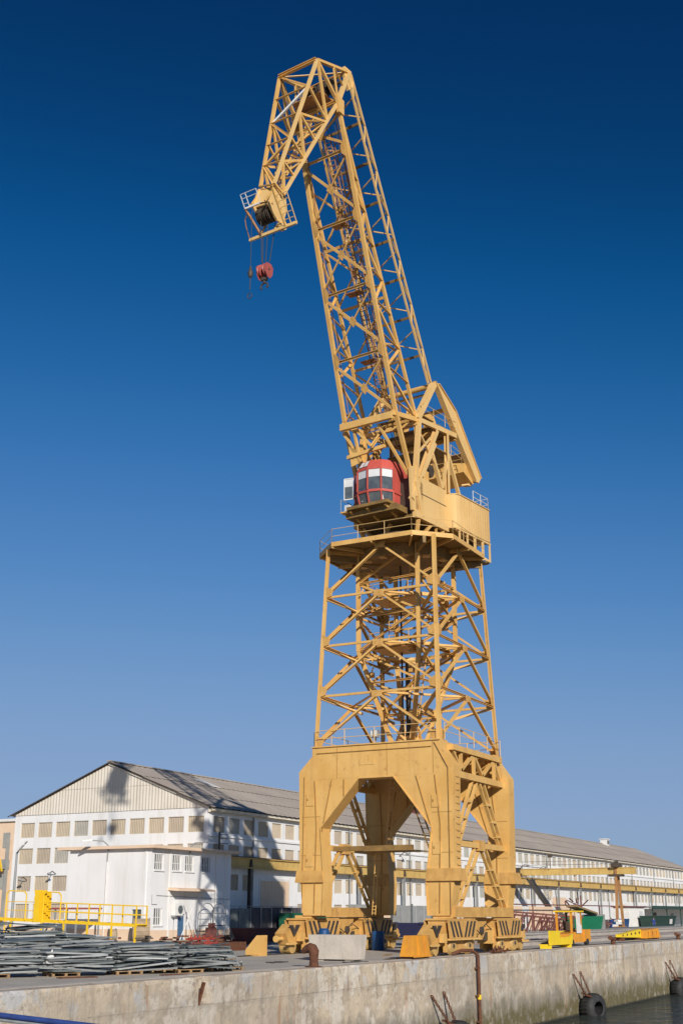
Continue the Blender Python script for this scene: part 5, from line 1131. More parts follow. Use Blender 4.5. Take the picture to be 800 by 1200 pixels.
# fence with dark screen netting
fe = thing('mesh_fence', 'wire fence with dark screen netting in front of the warehouse', 'fence', (110.6, 72.0, 0))
for i in range(8): x = 110.7 + i * 2.15; MB().tube((x, 72.0, 0), (x, 72.0, 3.15), .05, 6).build('post', 'grey', fe)
m = MB(); m.tube((110.7, 72, 3.12), (125.8, 72, 3.12), .03, 5); m.tube((110.7, 72, .6), (125.8, 72, .6), .03, 5); m.build('rail', 'grey', fe)
for i in range(7):
    x = 110.75 + i * 2.15; m = MB(); pts = [(x + .02 + 2.08 * k / 6, 72.06 + .05 * math.sin(k * 2.1 + i)) for k in range(7)]; zt = 3.0 + random.uniform(-.12, .05)
    for (a, ya), (b, yb) in zip(pts, pts[1:]): m.prism([(a, ya, .75), (b, yb, .75), (b, yb, zt), (a, ya, zt)], (0, .015, 0))
    m.build('netting_panel', 'net' if i > 1 else 'galvdark', fe)
gcn = thing('green_container', 'dark green corrugated container behind the left crane legs', 'container', (126, 71, 0))
m = MB(); m.bb(119.5, 128.0, 69.2, 71.2, .15, 2.45); m.build('body', 'green', gcn)
m = MB()
for i in range(22): m.bb(119.6 + i * .38, 119.8 + i * .38, 69.14, 69.195, .3, 2.3)
m.build('ribs', 'green', gcn)
# red pile, timber, dark skip
for i in range(26):
    k = random.random(); x = 85.9 + 5.6 * k; y = 59.0 - 2.4 * k + random.uniform(-.5, .8); z = random.choice((.12, .12, .42)); a = random.uniform(-.5, .5)
    t = MB(); 
    for s in (-1, 1): t.box((x, y + s * .28, z), (1.3, .09, .12), a * .3); t.box((x + s * .55, y, z + .02), (.09, .6, .22), a * .3)
    t.tube((x - .5, y, z), (x - .5, y, z + .32), .07, 6); t.tube((x + .4, y - .2, z), (x + .4, y - .2, z + .3), .07, 6)
    props(t.build('red_support', 'redpipe' if random.random() < .72 else 'rustred'), 'red steel support frame in the heap in front of the fence', 'support', 'red steel supports heaped before the fence')
m = MB()
for k in range(4): m.bb(72.6, 74.6, 47.0 + k * .24, 47.2 + k * .24, 0, .55)
props(m.build('timber_bundle', 'rust'), 'brown timber bundle on the ground left of the crane', 'timber')
m = MB(); m.hexa([(89.3, 55.6, .1), (93.4, 55.6, .1), (93.4, 57.2, .1), (89.3, 57.2, .1), (88.9, 55.3, 1.15), (93.8, 55.3, 1.15), (93.8, 57.5, 1.15), (88.9, 57.5, 1.15)]); m.bb(88.8, 93.9, 55.2, 57.6, 1.152, 1.25)
props(m.build('skip', 'rustred'), 'dark red brown metal skip behind the yellow rail stop', 'skip')
m = MB(); m.tube((70.5, 47.2, .08), (65.2, 42.6, .08), .05, 6); props(m.build('steel_bar', 'dark'), 'long dark bar lying on the apron left of the crane bogie', 'steel bar')
for k in range(5):
    x = 76 + k * 3.1 + random.uniform(-.6, .6); y = 59.5 + random.uniform(-2.5, 2.5); t = MB()
    for j in range(5): t.box((x + random.uniform(-.5, .5), y + random.uniform(-.6, .6), .1 + j * .14), (random.uniform(.8, 1.7), .2, .12), random.uniform(0, 3))
    props(t.build('scrap_heap', random.choice(('rust', 'rustred', 'dark'))), ('leftmost', 'second', 'middle', 'fourth', 'rightmost')[k] + ' heap of rusty steel offcuts between the frame pile and the annex', 'scrap', 'rusty scrap heaps behind the frame pile')

# ---- yellow raised walkway on the left
yw = thing('yellow_walkway', 'bright yellow steel walkway with handrails and slatted end panels', 'walkway', (84, 70.5, 0))
zd = lambda y: 1.45 + (y - 63.1) * .033
m = MB()
for x in (83.6, 84.9): m.beam((x, 63.1, zd(63.1)), (x, 80.5, zd(80.5)), .1, .22)
m.build('edge_beam', 'railyel', yw)
for k in range(17): y = 63.4 + k; MB().box((84.25, y, zd(y) + .06), (1.2, .92, .05)).build('deck_plate', 'railyel', yw)
for x in (83.55, 84.95):
    for y in (63.15, 65.6, 68.0, 70.4, 72.5, 77.0):
        if y < 72: MB().beam((x, y, zd(y) - .1), (x, y, zd(y) + 1.5), .09).build('rail_post', 'railyel', yw)
    for h in (.8, 1.5): MB().tube((x, 63.1, zd(63.1) + h), (x, 72.4, zd(72.4) + h), .045, 6).build('handrail', 'railyel', yw)
for y in (63.2, 65.6, 68.1, 70.6, 73.0, 76.4, 79.5): MB().bb(83.5, 83.62, y - .07, y + .07, 0, zd(y) - .12).build('support_post', 'railyel', yw)
for ya, yb in ((71.0, 72.9), (74.8, 77.0)):
    pts = [V((83.5, ya + .0, zd(ya))), V((83.5, ya, zd(ya) + 2.1)), V((83.5, ya + .25, zd(ya) + 2.35)), V((83.5, yb - .25, zd(yb) + 2.35)), V((83.5, yb, zd(yb) + 2.1)), V((83.5, yb, zd(yb) - 1.4))]
    MB().path(pts, .055, 6).build('gate_hoop', 'railyel', yw)
for h in (.8, 1.5): MB().tube((83.5, 71.0, zd(72) + h), (83.5, 77.0, zd(76) + h), .035, 6).build('handrail', 'railyel', yw)
for (yc, x0) in ((72.9, 82.9), (78.6, 82.4)):
    pn = MB()
    for k in range(6): pn.hexa([(x0 + k * .3, yc - .05, zd(yc) - .1), (x0 + k * .3 + .06, yc - .05, zd(yc) - .1), (x0 + k * .3 + .06, yc + .45, zd(yc) - .1), (x0 + k * .3, yc + .45, zd(yc) - .1), (x0 + k * .3, yc - .05, zd(yc) + 2.25), (x0 + k * .3 + .06, yc - .05, zd(yc) + 2.25), (x0 + k * .3 + .06, yc + .45, zd(yc) + 2.4), (x0 + k * .3, yc + .45, zd(yc) + 2.4)])
    for zz in (0, .55, 1.1, 1.65, 2.2): pn.bb(x0, x0 + 1.56, yc + .46, yc + .5, zd(yc) + zz, zd(yc) + zz + .3)
    pn.build('slatted_panel', 'railyel', yw)
for k in range(6): MB().box((83.4 - k * .0, 78.2 + k * .28, 1.6 - k * .28), (1.2, .26, .05)).build('stair_tread', 'railyel', yw)
for x in (82.8, 84.0): MB().beam((x, 77.8, 1.8), (x, 79.8, .05), .08, .22).build('stair_stringer', 'railyel', yw)

# ---- between the camera and the crane
m = MB(); m.hexa([(60.0, 31.05, .08), (61.0, 31.05, .08), (61.0, 33.75, .08), (60.0, 33.75, .08), (59.9, 30.95, 1.3), (61.1, 30.95, 1.3), (61.1, 33.85, 1.3), (59.9, 33.85, 1.3)])
for y in (31.5, 33.3): m.bb(60.1, 60.9, y - .25, y + .25, 0, .078)
props(m.build('concrete_block', 'block'), 'large pale concrete ballast block on the apron before the left bogies', 'concrete block')
m = MB(); m.lathe((61.9, 34.0, 0), (0, 0, 1), [(0, .3), (.5, .34), (1.0, .34), (1.5, .3), (1.6, .2)], 14); props(m.build('blue_drum', 'blue', smooth=True), 'blue plastic drum half hidden behind the concrete block', 'drum')
bl = thing('bollard', 'rusty brown hooked mooring bollard close to the quay edge', 'bollard', (51.6, 29.35, 0))
m = MB(); n = 14
spine = [(0, 0, .0, .40), (0, 0, .06, .38), (0, 0, .1, .27), (0, 0, .35, .24), (0, 0, .6, .26), (.0, .0, .78, .30), (.06, .12, .92, .30), (.10, .30, .98, .27), (.12, .5, .93, .22), (.13, .68, .84, .17), (.14, .82, .76, .10)]
prev = None
for i, (dx, dy, dz, r) in enumerate(spine):
    nx = spine[min(i + 1, len(spine) - 1)]; pv = spine[max(i - 1, 0)]; tdir = V((nx[0] - pv[0], nx[1] - pv[1], nx[2] - pv[2])).normalized()
    a = tdir.cross(V((1, 0, 0))).normalized(); b = tdir.cross(a); c = V((51.6 + dx, 29.3 + dy, dz)); k0 = len(m.v)
    for j in range(n): th = 2 * math.pi * j / n; m.v.append(c + (a * math.cos(th) + b * math.sin(th)) * r)
    if prev is not None:
        for j in range(n): jj = (j + 1) % n; m.f.append([prev + j, prev + jj, k0 + jj, k0 + j]); m.mi.append(0)
    prev = k0
m.f.append([prev + j for j in range(n)]); m.mi.append(0); m.build('bollard_body', 'rust', bl, smooth=True)
MB().lathe((51.6, 29.3, 0), (0, 0, 1), [(0, .5), (.05, .5)], 16).build('base_flange', 'rust', bl); bl.location = (52.4, 29.35, 0); bl.scale = (.74, .84, .86)
yb = thing('ballast_box', 'orange yellow tapered steel ballast box beside the right front bogie', 'ballast box', (64.5, 29.9, 0))
m = MB(); m.hexa([(63.7, 29.45, .14), (66.0, 29.45, .14), (66.0, 30.3, .14), (63.7, 30.3, .14), (63.95, 29.55, 1.22), (65.7, 29.55, 1.22), (65.7, 30.15, 1.22), (63.95, 30.15, 1.22)]); m.build('body', 'orange', yb)
m = MB()
for x in (64.4, 65.3): m.beam((x, 29.43 - .0, .2), (x, 29.53, 1.2), .05, .05, (0, 1, 0))
m.bb(63.65, 66.05, 29.4, 29.445, .1, .2); m.build('weld_strip', 'orange', yb)
for x in (64.1, 65.6): m = MB(); m.bb(x - .2, x + .2, 29.5, 30.25, 0, .138); m.build('foot', 'rust', yb)
# rail end stop at the land side rail
es = thing('rail_stop', 'yellow sloping rail end stop left of the left bogies', 'rail stop', (64.3, 40.0, 0))
m = MB(); m.prism([(64.6, 40.75, 0), (64.6, 39.75, 0), (64.6, 39.75, 1.15), (64.6, 40.0, 1.15), (64.6, 40.75, .35)], (.8, 0, 0)); m.build('body', 'yellow', es)
m = MB(); m.bb(64.56, 64.597, 39.8, 40.7, .06, .14); m.build('rib', 'yellow', es)
m = MB(); m.lathe((78.4, 38.9, 0), (0, 0, 1), [(0, .40), (.05, .43), (.6, .43), (.65, .45), (1.2, .43), (1.25, .4)], 16); props(m.build('blue_barrel', 'blue', smooth=True), 'blue barrel standing by the rear left bogie under the crane', 'barrel')
sk = thing('navy_skip', 'navy blue open skip beyond the crane, above the orange ballast box', 'skip', (116, 54.5, 0))
m = MB(); m.hexa([(115.5, 53.3, .15), (117.6, 53.3, .15), (117.6, 55.6, .15), (115.5, 55.6, .15), (115, 52.6, 1.5), (118.1, 52.6, 1.5), (118.1, 56.3, 1.5), (115, 56.3, 1.5)]); m.build('body', 'navy', sk)
m = MB(); m.bb(114.95, 118.15, 52.5, 52.6, 1.42, 1.56); m.bb(114.95, 118.15, 56.3, 56.4, 1.42, 1.56); m.build('rim', 'navy', sk)
# grey gates and stored pipes behind the crane
gt = thing('steel_gate', 'grey sheet steel gate leaves standing between the crane legs', 'gate', (129.5, 61, 0))
for k in range(5): m = MB(); m.bb(129.4, 129.5, 57.6 + k * .95, 57.6 + k * .95 + .88, .1, 3.2); m.build('panel', 'grey', gt)
for y in (57.5, 59.95, 62.45): MB().bb(129.35, 129.55, y - .08, y + .08, 0, 3.4).build('post', 'galvdark', gt)
pc = thing('peach_panel', 'narrow peach board standing beside the grey gate leaves', 'board', (126, 61.2, 0))
m = MB(); m.bb(126.0, 126.1, 61.0, 61.9, 0, 3.5); m.build('board', 'peach', pc)
for k, (y, z) in enumerate(((62.6, 2.4), (63.4, 2.4), (64.2, 2.4), (63.0, 3.0), (63.8, 3.0))):
    props(MB().tube((122, y, z), (133, y, z), .32, 12).build('blue_grey_pipe', 'bluegrey'), ('right bottom', 'middle bottom', 'left bottom', 'right top', 'left top')[k] + ' one of the blue grey pipes stored behind the crane', 'pipe', 'blue grey pipes stored behind the crane')
for x in (123.5, 131):
    t = MB(); t.bb(x - .15, x + .15, 62, 64.8, 1.9, 2.06)
    for y in (62.2, 64.6): t.bb(x - .1, x + .1, y - .1, y + .1, 0, 1.89)
    props(t.build('trestle', 'galvdark'), ('near' if x < 125 else 'far') + ' dark trestle carrying the blue grey pipes', 'trestle')

# ---- right side of the quay
for k, (y, z, x0, x1, mm) in enumerate(((33.8, .2, 88, 150, 'pipegrey'), (34.5, .2, 90, 152, 'pipebrown'), (36.0, .2, 92, 165, 'pipebrown'), (36.7, .2, 92, 160, 'pipegrey'), (36.35, .57, 93, 158, 'pipepale'), (39.0, .2, 96, 190, 'pipebrown'), (41.5, .2, 98, 200, 'pipepale'), (41.5, .57, 100, 190, 'pipegrey'))):
    m = MB(); m.bb(x0, x1, y - .24, y + .24, z - .18, z - .13); m.bb(x0, x1, y - .24, y + .24, z + .13, z + .18); m.bb(x0, x1, y - .16, y + .16, z - .128, z + .128)
    lab = ('grey steel beam nearest the quay edge', 'brown beam second from the quay edge', 'brown beam in the middle of the long stack', 'grey bottom beam of the middle stack', 'pale top beam of the middle stack', 'brown beam lying alone behind the middle stack', 'pale bottom beam of the farthest stack', 'grey top beam of the farthest stack')[k]
    props(m.build('steel_beam', mm), lab + ', lying along the quay', 'steel beam')
lt = None
for k, (x, y, rz, h) in enumerate(((128, 47.5, -.62, 3.6), (135, 50, -.5, 3.2), (143, 49, -.66, 2.6), (150, 52, -.3, 2.2))):
    t = thing('lattice_truss', ('tall red brown lattice frame leaning nearest the crane', 'second red brown lattice frame from the crane', 'third red brown lattice frame, lower and near the yellow machine', 'last red brown lattice frame, low and farthest away')[k], 'truss', (x, y, 0)); d = V((math.cos(rz), math.sin(rz), 0)); L_ = 9.0; h *= .72
    for w_ in (0, 1.3):
        n = V((-d.y, d.x, 0)) * w_
        for z in (.15, h): m = MB(); m.beam(V((x, y, z)) + n, V((x, y, z - (.6 if z > 1 else 0))) + d * L_ + n, .12); m.build('chord', 'rustred', t)
        for i in range(7):
            p, q_ = V((x, y, .15)) + d * (L_ * i / 7) + n, V((x, y, h - .08 * i)) + d * (L_ * (i + (1 if i % 2 else .0)) / 7) + n
            MB().beam(p, q_, .09).build('lattice', 'rustred', t); MB().beam(p, V((x, y, h - .08 * i)) + d * (L_ * (i + 1) / 7) + n, .07).build('lattice', 'rustred', t)
# the small yellow lifting machine and yellow plate at the edge
ft = thing('yellow_lift_truck', 'small yellow lift truck with mast and white panel near the quay edge', 'lift truck', (96, 31.6, 0))
m = MB(); m.hexa([(93.8, 30.9, .4), (98.4, 30.9, .4), (98.4, 32.7, .4), (93.8, 32.7, .4), (94.0, 31.0, 1.5), (98.4, 31.0, 1.9), (98.4, 32.6, 1.9), (94.0, 32.6, 1.5)]); m.build('chassis', 'orange', ft)
m = MB(); m.bb(98.0, 99.6, 30.8, 32.8, .5, 2.0); m.build('counterweight', 'orange', ft)
for y in (31.1, 32.4):
    MB().bb(95.3, 95.5, y - .08, y + .08, 1.4, 4.4).build('mast_rail', 'orange', ft); MB().bb(97.9, 98.05, y - .06, y + .06, 1.9, 4.2).build('cab_post', 'dark' if y > 32 else 'orange', ft)
m = MB(); m.bb(95.2, 98.3, 30.9, 32.6, 4.2, 4.4); m.build('cab_roof', 'railyel', ft)
m = MB(); m.bb(96.1, 97.4, 30.86, 30.9, 1.55, 2.6); m.bb(96.4, 97.2, 30.9, 31.0, 2.6, 4.1); m.build('side_panel', 'whitepaint', ft)
m = MB(); m.bb(96.4, 97.2, 31.4, 32.2, 1.9, 2.2); m.bb(96.4, 96.6, 31.4, 32.2, 2.2, 3.0); m.build('seat', 'dark', ft)
for x in (94.6, 98.6):
    for y in (30.75, 32.55): MB().lathe((x, y, .42), (0, 1, 0), [(0, .3), (.03, .42), (.27, .42), (.3, .3)], 16).build('wheel', 'tyre', ft)
m = MB()
for y in (31.2, 32.2): m.bb(93.6, 95.3, y - .08, y + .08, .3, .4)
m.build('fork', 'dark', ft); ft.location = (97.2, 31.6, 0); ft.scale = (.95, .9, .59)
yp = thing('yellow_plate_bin', 'bright yellow steel plate with a notched corner on short legs at the quay edge', 'steel bin', (88, 29.8, 0))
m = MB(); m.prism([(85.9, 29.6, .5), (92.0, 29.6, .5), (92.2, 29.6, 1.9), (91.0, 29.6, 1.5), (88.6, 29.6, 1.5), (88.6, 29.6, 2.15), (90.2, 29.6, 2.35), (85.9, 29.6, 2.45)], (0, .12, 0)); m.bb(86.0, 92.0, 29.73, 30.5, .5, .62); m.build('plate', 'railyel2', yp)
for x in (86.1, 91.6): MB().bb(x - .12, x + .12, 29.6, 30.4, 0, .498).build('leg', 'railyel2', yp)
m = MB(); m.bb(88.7, 91.0, 29.9, 30.4, .625, 1.4); m.build('load', 'galvdark', yp); yp.location = (88.6, 29.8, 0); yp.scale = (.82, 1, .5)
# tapered yellow beam with round holes and its orange box
ab = thing('yellow_tapered_beam', 'long yellow tapered steel beam with dark holes lying on the quay', 'steel beam', (120, 33, 0))
m = MB(); m.prism([(115.5, 32.6, .75), (124.6, 32.6, .45), (124.6, 32.6, 2.2), (115.5, 32.6, 1.3)], (0, .5, 0)); m.build('beam', 'railyel2', ab)
for i in range(5): x = 116.3 + i * 1.85; MB().tube((x, 32.57, 1.1 + i * .1), (x, 32.595, 1.1 + i * .1), .2 + i * .02, 12).build('hole', 'dark', ab)
MB().bb(116, 116.5, 32.5, 33.2, 0, .72).build('rest', 'rust', ab); MB().bb(123, 123.5, 32.5, 33.2, 0, .45).build('rest', 'rust', ab); ab.location = (118.9, 33, 0); ab.scale = (.76, 1, .44)
ob = thing('orange_box', 'orange yellow ribbed steel box at the right end of the tapered beam', 'ballast box', (127, 33, 0))
m = MB(); m.hexa([(124.9, 32.2, .3), (130.4, 32.2, .3), (130.4, 33.9, .3), (124.9, 33.9, .3), (125.0, 32.3, 2.1), (130.0, 32.3, 2.5), (130.0, 33.8, 2.5), (125.0, 33.8, 2.1)]); m.build('body', 'orange', ob)
m = MB()
for x in (126, 127.5, 129): m.bb(x - .06, x + .06, 32.1, 32.19, .35, 2.0)
m.build('rib', 'orange', ob)
for x in (125.6, 129.6): MB().bb(x - .3, x + .3, 32.3, 33.8, 0, .298).build('foot', 'rust', ob)
ob.location = (124.7, 33, 0); ob.scale = (1.05, 1, .40)
def low_bollard(x, y, label):
    t = thing('low_bollard', label, 'bollard', (x, y, 0)); MB().lathe((x, y, 0), (0, 0, 1), [(0, .5), (.08, .5), (.1, .3), (.6, .28), (.7, .42), (.95, .46), (1.05, .3)], 16).build('body', 'rust', t, smooth=True)
    m = MB(); m.tube((x - .2, y, .8), (x - 1.3, y, .95), .25, 10, .3); m.build('horn', 'rust', t); t.scale = (.62, .62, .55)
low_bollard(102.4, 29.6, 'dark rusty double bollard below the tapered yellow beam'); low_bollard(124.9, 29.7, 'dark rusty bollard at the right edge of the photo')
m = MB()
for k in range(22):
    c = V((76.6, 29.5, .16)) + V((random.gauss(0, .8), random.uniform(-.25, .3), random.uniform(-.1, .16))); d_ = V((random.gauss(0, 1), random.gauss(0, .5), random.gauss(0, .4))).normalized() * random.uniform(.1, .35); m.tube(c - d_, c + d_, random.uniform(.03, .08), 6)
props(m.build('scrap_chain_heap', 'rust'), 'heap of rusty chain and scrap under the middle of the right bogies', 'scrap', kind='stuff')
# far yard: skip, shed, canopy, dumpster, bins, people
gs = thing('green_skip', 'green open skip piled with scrap and boards beyond the lift truck', 'skip', (146, 45, 0))
m = MB(); m.hexa([(142.6, 44.2, .1), (148, 44.2, .1), (148, 46.8, .1), (142.6, 46.8, .1), (142.2, 43.9, 2.1), (148.6, 43.9, 2.1), (148.6, 47, 2.1), (142.2, 47, 2.1)]); m.build('body', 'greenb', gs)
m = MB(); m.bb(148.65, 148.8, 43.8, 47.2, .1, 2.3); m.build('end_plate', 'grey', gs)
m = MB(); m.hexa([(140.5, 44.5, 3.1), (148.4, 44.5, 2.3), (148.4, 45.8, 2.3), (140.5, 45.8, 3.1), (140.5, 44.5, 3.3), (148.4, 44.5, 2.5), (148.4, 45.8, 2.5), (140.5, 45.8, 3.3)]); props(m.build('board', 'wood'), 'long brown board sloping across the green skip', 'board')
for k in range(14):
    c = V((144.5 + random.uniform(-2, 2.5), 46 + random.uniform(-.8, .8), 3.1 + random.uniform(-.7, .9))); d = V((random.gauss(0, 1), random.gauss(0, 1), random.gauss(0, 1))).normalized() * random.uniform(.3, .9)
    props(MB().beam(c - d, c + d, .14, .1).build('scrap_bar', 'rustred'), '%s of the red brown scrap bars heaped in the green skip' % ('one', 'another')[k % 2] if False else 'red brown scrap bar heaped above the green skip', 'scrap', 'red brown scrap bars in the green skip')
wsd = thing('white_shed', 'white corrugated site container with a dark red roof edge', 'shed', (214, 58, 0))
m = MB(); m.bb(209.5, 219.5, 57.6, 60.2, .1, 3.4); m.build('wall', 'whitepaint', wsd)
m = MB()
for i in range(24): m.bb(209.7 + i * .4, 209.9 + i * .4, 57.52, 57.595, .3, 3.2)
m.build('ribs', 'whitepaint', wsd)
m = MB(); m.bb(209.2, 219.8, 57.3, 60.5, 3.405, 3.6); m.build('roof', 'rustred', wsd)
m = MB(); m.bb(216.0, 217.6, 57.48, 57.515, .3, 2.8); m.build('door', 'shade', wsd)
fl = thing('red_pipe_run', 'thin dark red pipe running along short posts before the warehouse', 'pipe', (200, 68, 0))
m = MB(); m.tube((180, 68, 3.75), (275, 68, 3.75), .1, 6); m.build('pipe', 'rustred', fl)
for x in range(180, 276, 12): MB().bb(x - .07, x + .07, 67.95, 68.09, 0, 3.66).build('post', 'rustred', fl)
pw = thing('peach_boundary_wall', 'low peach and white panelled wall below the red pipe', 'wall', (206, 69.5, 0))
for i in range(16): m = MB(); x = 176 + i * 3.0; m.bb(x + .03, x + 2.97, 69.4, 69.6, 0, 3.5); m.build('panel', 'peach' if i % 5 else 'whitepaint', pw)
cn = thing('green_canopy', 'long low canopy with dark green edge on slim posts at the far right', 'canopy', (262, 63, 0))
m = MB(); m.bb(236, 330, 60.5, 66.0, 3.5, 3.75); m.build('roof', 'grey', cn)
m = MB(); m.bb(236, 330, 60.3, 60.49, 3.2, 3.8); m.build('fascia', 'dgreen', cn)
for x in range(237, 330, 11): MB().bb(x - .1, x + .1, 60.6, 60.8, 0, 3.45).build('post', 'dgreen', cn)
ws = thing('white_store', 'low white store building with dark door under the canopy', 'building', (262, 66, 0))
m = MB(); m.bb(238, 330, 65.4, 68, 0, 3.3); m.build('wall', 'white', ws)
for x in (256, 282, 306): m = MB(); m.bb(x, x + 2.2, 65.33, 65.395, .02, 2.6); m.build('door', 'dark', ws)
for x in (246, 270, 294): m = MB(); m.bb(x, x + 2.6, 65.35, 65.395, 1.1, 2.4); m.build('window', 'bluegrey', ws)
dg = thing('green_dumpster', 'large dark green dumpster with white placard beside the right worker', 'dumpster', (221, 56, 0))
m = MB(); m.hexa([(214.5, 54.4, .2), (226.5, 54.4, .2), (226.5, 57, .2), (214.5, 57, .2), (214, 54.0, 1.9), (227, 54.0, 1.9), (227, 57, 1.9), (214, 57, 1.9)]); m.bb(213.9, 227.1, 53.9, 57.1, 1.905, 2.05); m.build('body', 'dgreen', dg)
m = MB(); m.prism([(222.2, 54.12, .7), (224.0, 54.12, .7), (224.0, 54.0, 1.5), (222.2, 54.0, 1.5)], (0, -.03, 0)); m.build('placard', 'whitepaint', dg)
m = MB(); m.hexa([(203.5, 57.0, .2), (206.6, 57.0, .2), (206.6, 58.6, .2), (203.5, 58.6, .2), (203.3, 56.8, 1.6), (206.8, 56.8, 1.6), (206.8, 58.8, 1.6), (203.3, 58.8, 1.6)]); props(m.build('blue_bin', 'blue'), 'blue open bin at the foot of the gantry crane legs', 'bin')
for k in range(9):
    x = 186 + k * 1.9 + random.uniform(-.5, .5); y = 57.5 + random.uniform(-1.2, 1.2); m = MB()
    for j in range(4): m.box((x + random.uniform(-.4, .4), y + random.uniform(-.4, .4), .25 + j * .36), (random.uniform(.5, 1.1), random.uniform(.4, .9), .34), random.uniform(0, 3))
    props(m.build('stored_goods', random.choice(('whitepaint', 'dark', 'grey', 'rustred', 'conc'))), 'small mixed heap of stored parts near the left worker', 'stores', 'stored parts around the left worker')
m = MB(); m.bb(150, 260, 50.5, 52.5, 0, .5); props(m.build('dark_kerb', 'galvdark'), 'long low dark grey plinth crossing the yard behind the beams', 'plinth')

# ---- litter, hoses and short timbers on the apron
for k, (x, y, lab) in enumerate(((55.5, 33.5, 'short grey hose coil lying left of the concrete block'), (57.8, 30.1, 'thin dark cable snaking beside the concrete block'), (67.5, 36.5, 'dark cable trailing between the two pairs of bogies'))):
    pts = [V((x, y, .03))]
    for i in range(14): a_ = i * .9 + k; pts.append(pts[-1] + V((math.cos(a_) * .3 + .12, math.sin(a_) * .3, 0)))
    props(MB().path(pts, .028, 6).build('cable', 'wire'), lab, 'cable')
for k, (x, y, a_, lab) in enumerate(((56.2, 37.2, .4, 'short weathered plank on the apron left of the bogies'), (58.6, 38.3, 1.3, 'grey plank lying askew before the rail stop'), (69.0, 33.6, .2, 'plank lying between the crane rails'))):
    props(MB().box((x, y, .04), (1.7, .2, .07), a_).build('plank', 'wood'), lab, 'plank')
# ---- two workers in blue overalls
def person(x, y, face, label, arm=0.0):
    bm = bmesh.new(); sk = []
    def vt(p, r): v_ = bm.verts.new(p); sk.append(r); return v_
    pel = vt((0, 0, .98), .155); ab_ = vt((0, 0, 1.15), .14); ch = vt((0, .01, 1.36), .165); nk = vt((0, .0, 1.5), .06); hd = vt((0, .02, 1.60), .085); tp = vt((0, .0, 1.72), .09)
    nose = vt((0, .115, 1.62), .016); bm.edges.new((hd, nose))
    for a, b in ((pel, ab_), (ab_, ch), (ch, nk), (nk, hd), (hd, tp)): bm.edges.new((a, b))
    for s in (-1, 1):
        c = [pel, vt((s * .10, 0, .88), .105), vt((s * .12, .03, .5), .075), vt((s * .12, -.01, .1), .055), vt((s * .13, .14, .045), .045)]
        for a, b in zip(c, c[1:]): bm.edges.new((a, b))
        sh_ = vt((s * .19, 0, 1.42), .07); el = vt((s * .25, .02 + arm * .1, 1.15), .05); wr = vt((s * .24, .12 + arm * .25, .93 + arm * .2), .035); pm = vt((s * .24, .15 + arm * .28, .85 + arm * .2), .034)
        for a, b in zip((ch, sh_, el, wr), (sh_, el, wr, pm)): bm.edges.new((a, b))
        for k, (ox, ln) in enumerate(((-.025, .07), (-.008, .085), (.009, .08), (.026, .06))):
            f1 = vt((s * .24 + ox, .165 + arm * .28, .85 + arm * .2 - ln * .55), .009); f2 = vt((s * .24 + ox, .18 + arm * .28, .85 + arm * .2 - ln), .008); bm.edges.new((pm, f1)); bm.edges.new((f1, f2))
        th = vt((s * .205, .19 + arm * .28, .83 + arm * .2), .01); bm.edges.new((pm, th))
    me = bpy.data.meshes.new('person'); bm.to_mesh(me); bm.free()
    o = bpy.data.objects.new('person', me); link(o, Matrix.Translation((x, y, 0)) @ Matrix.Rotation(face, 4, 'Z')); props(o, label, 'person')
    md = o.modifiers.new('Skin', 'SKIN'); md.use_smooth_shade = True
    for i, r in enumerate(sk): me.skin_vertices[0].data[i].radius = (r, r); me.skin_vertices[0].data[i].use_root = (i == 0)
    o.modifiers.new('Subdivision', 'SUBSURF').levels = 1; o.modifiers['Subdivision'].render_levels = 1
    dg_ = bpy.context.evaluated_depsgraph_get(); me2 = bpy.data.meshes.new_from_object(o.evaluated_get(dg_)); o.modifiers.clear(); o.data = me2
    me2.materials.clear(); me2.materials.append(M['suit']); me2.materials.append(M['skin'])
    for p_ in me2.polygons:
        c = p_.center; p_.material_index = 1 if (c.z > 1.5 or (abs(c.x) > .17 and c.z < .93 + arm * .2 and c.y > .08 and c.z > .6)) else 0; p_.use_smooth = True
    m = MB(); O = V((x, y, 0)); m.lathe(O + V((0, -.0, 1.66)), (0, 0, 1), [(0, .115), (.05, .112), (.1, .085), (.13, .03)], 12); m.build('hair', 'dark', o, smooth=True)
    return o
person(195.5, 56.6, 1.2, 'worker in blue overalls standing left of the gantry crane legs', .2)
person(212.0, 54.2, 2.2, 'worker in blue overalls standing before the dark green dumpster', .0)

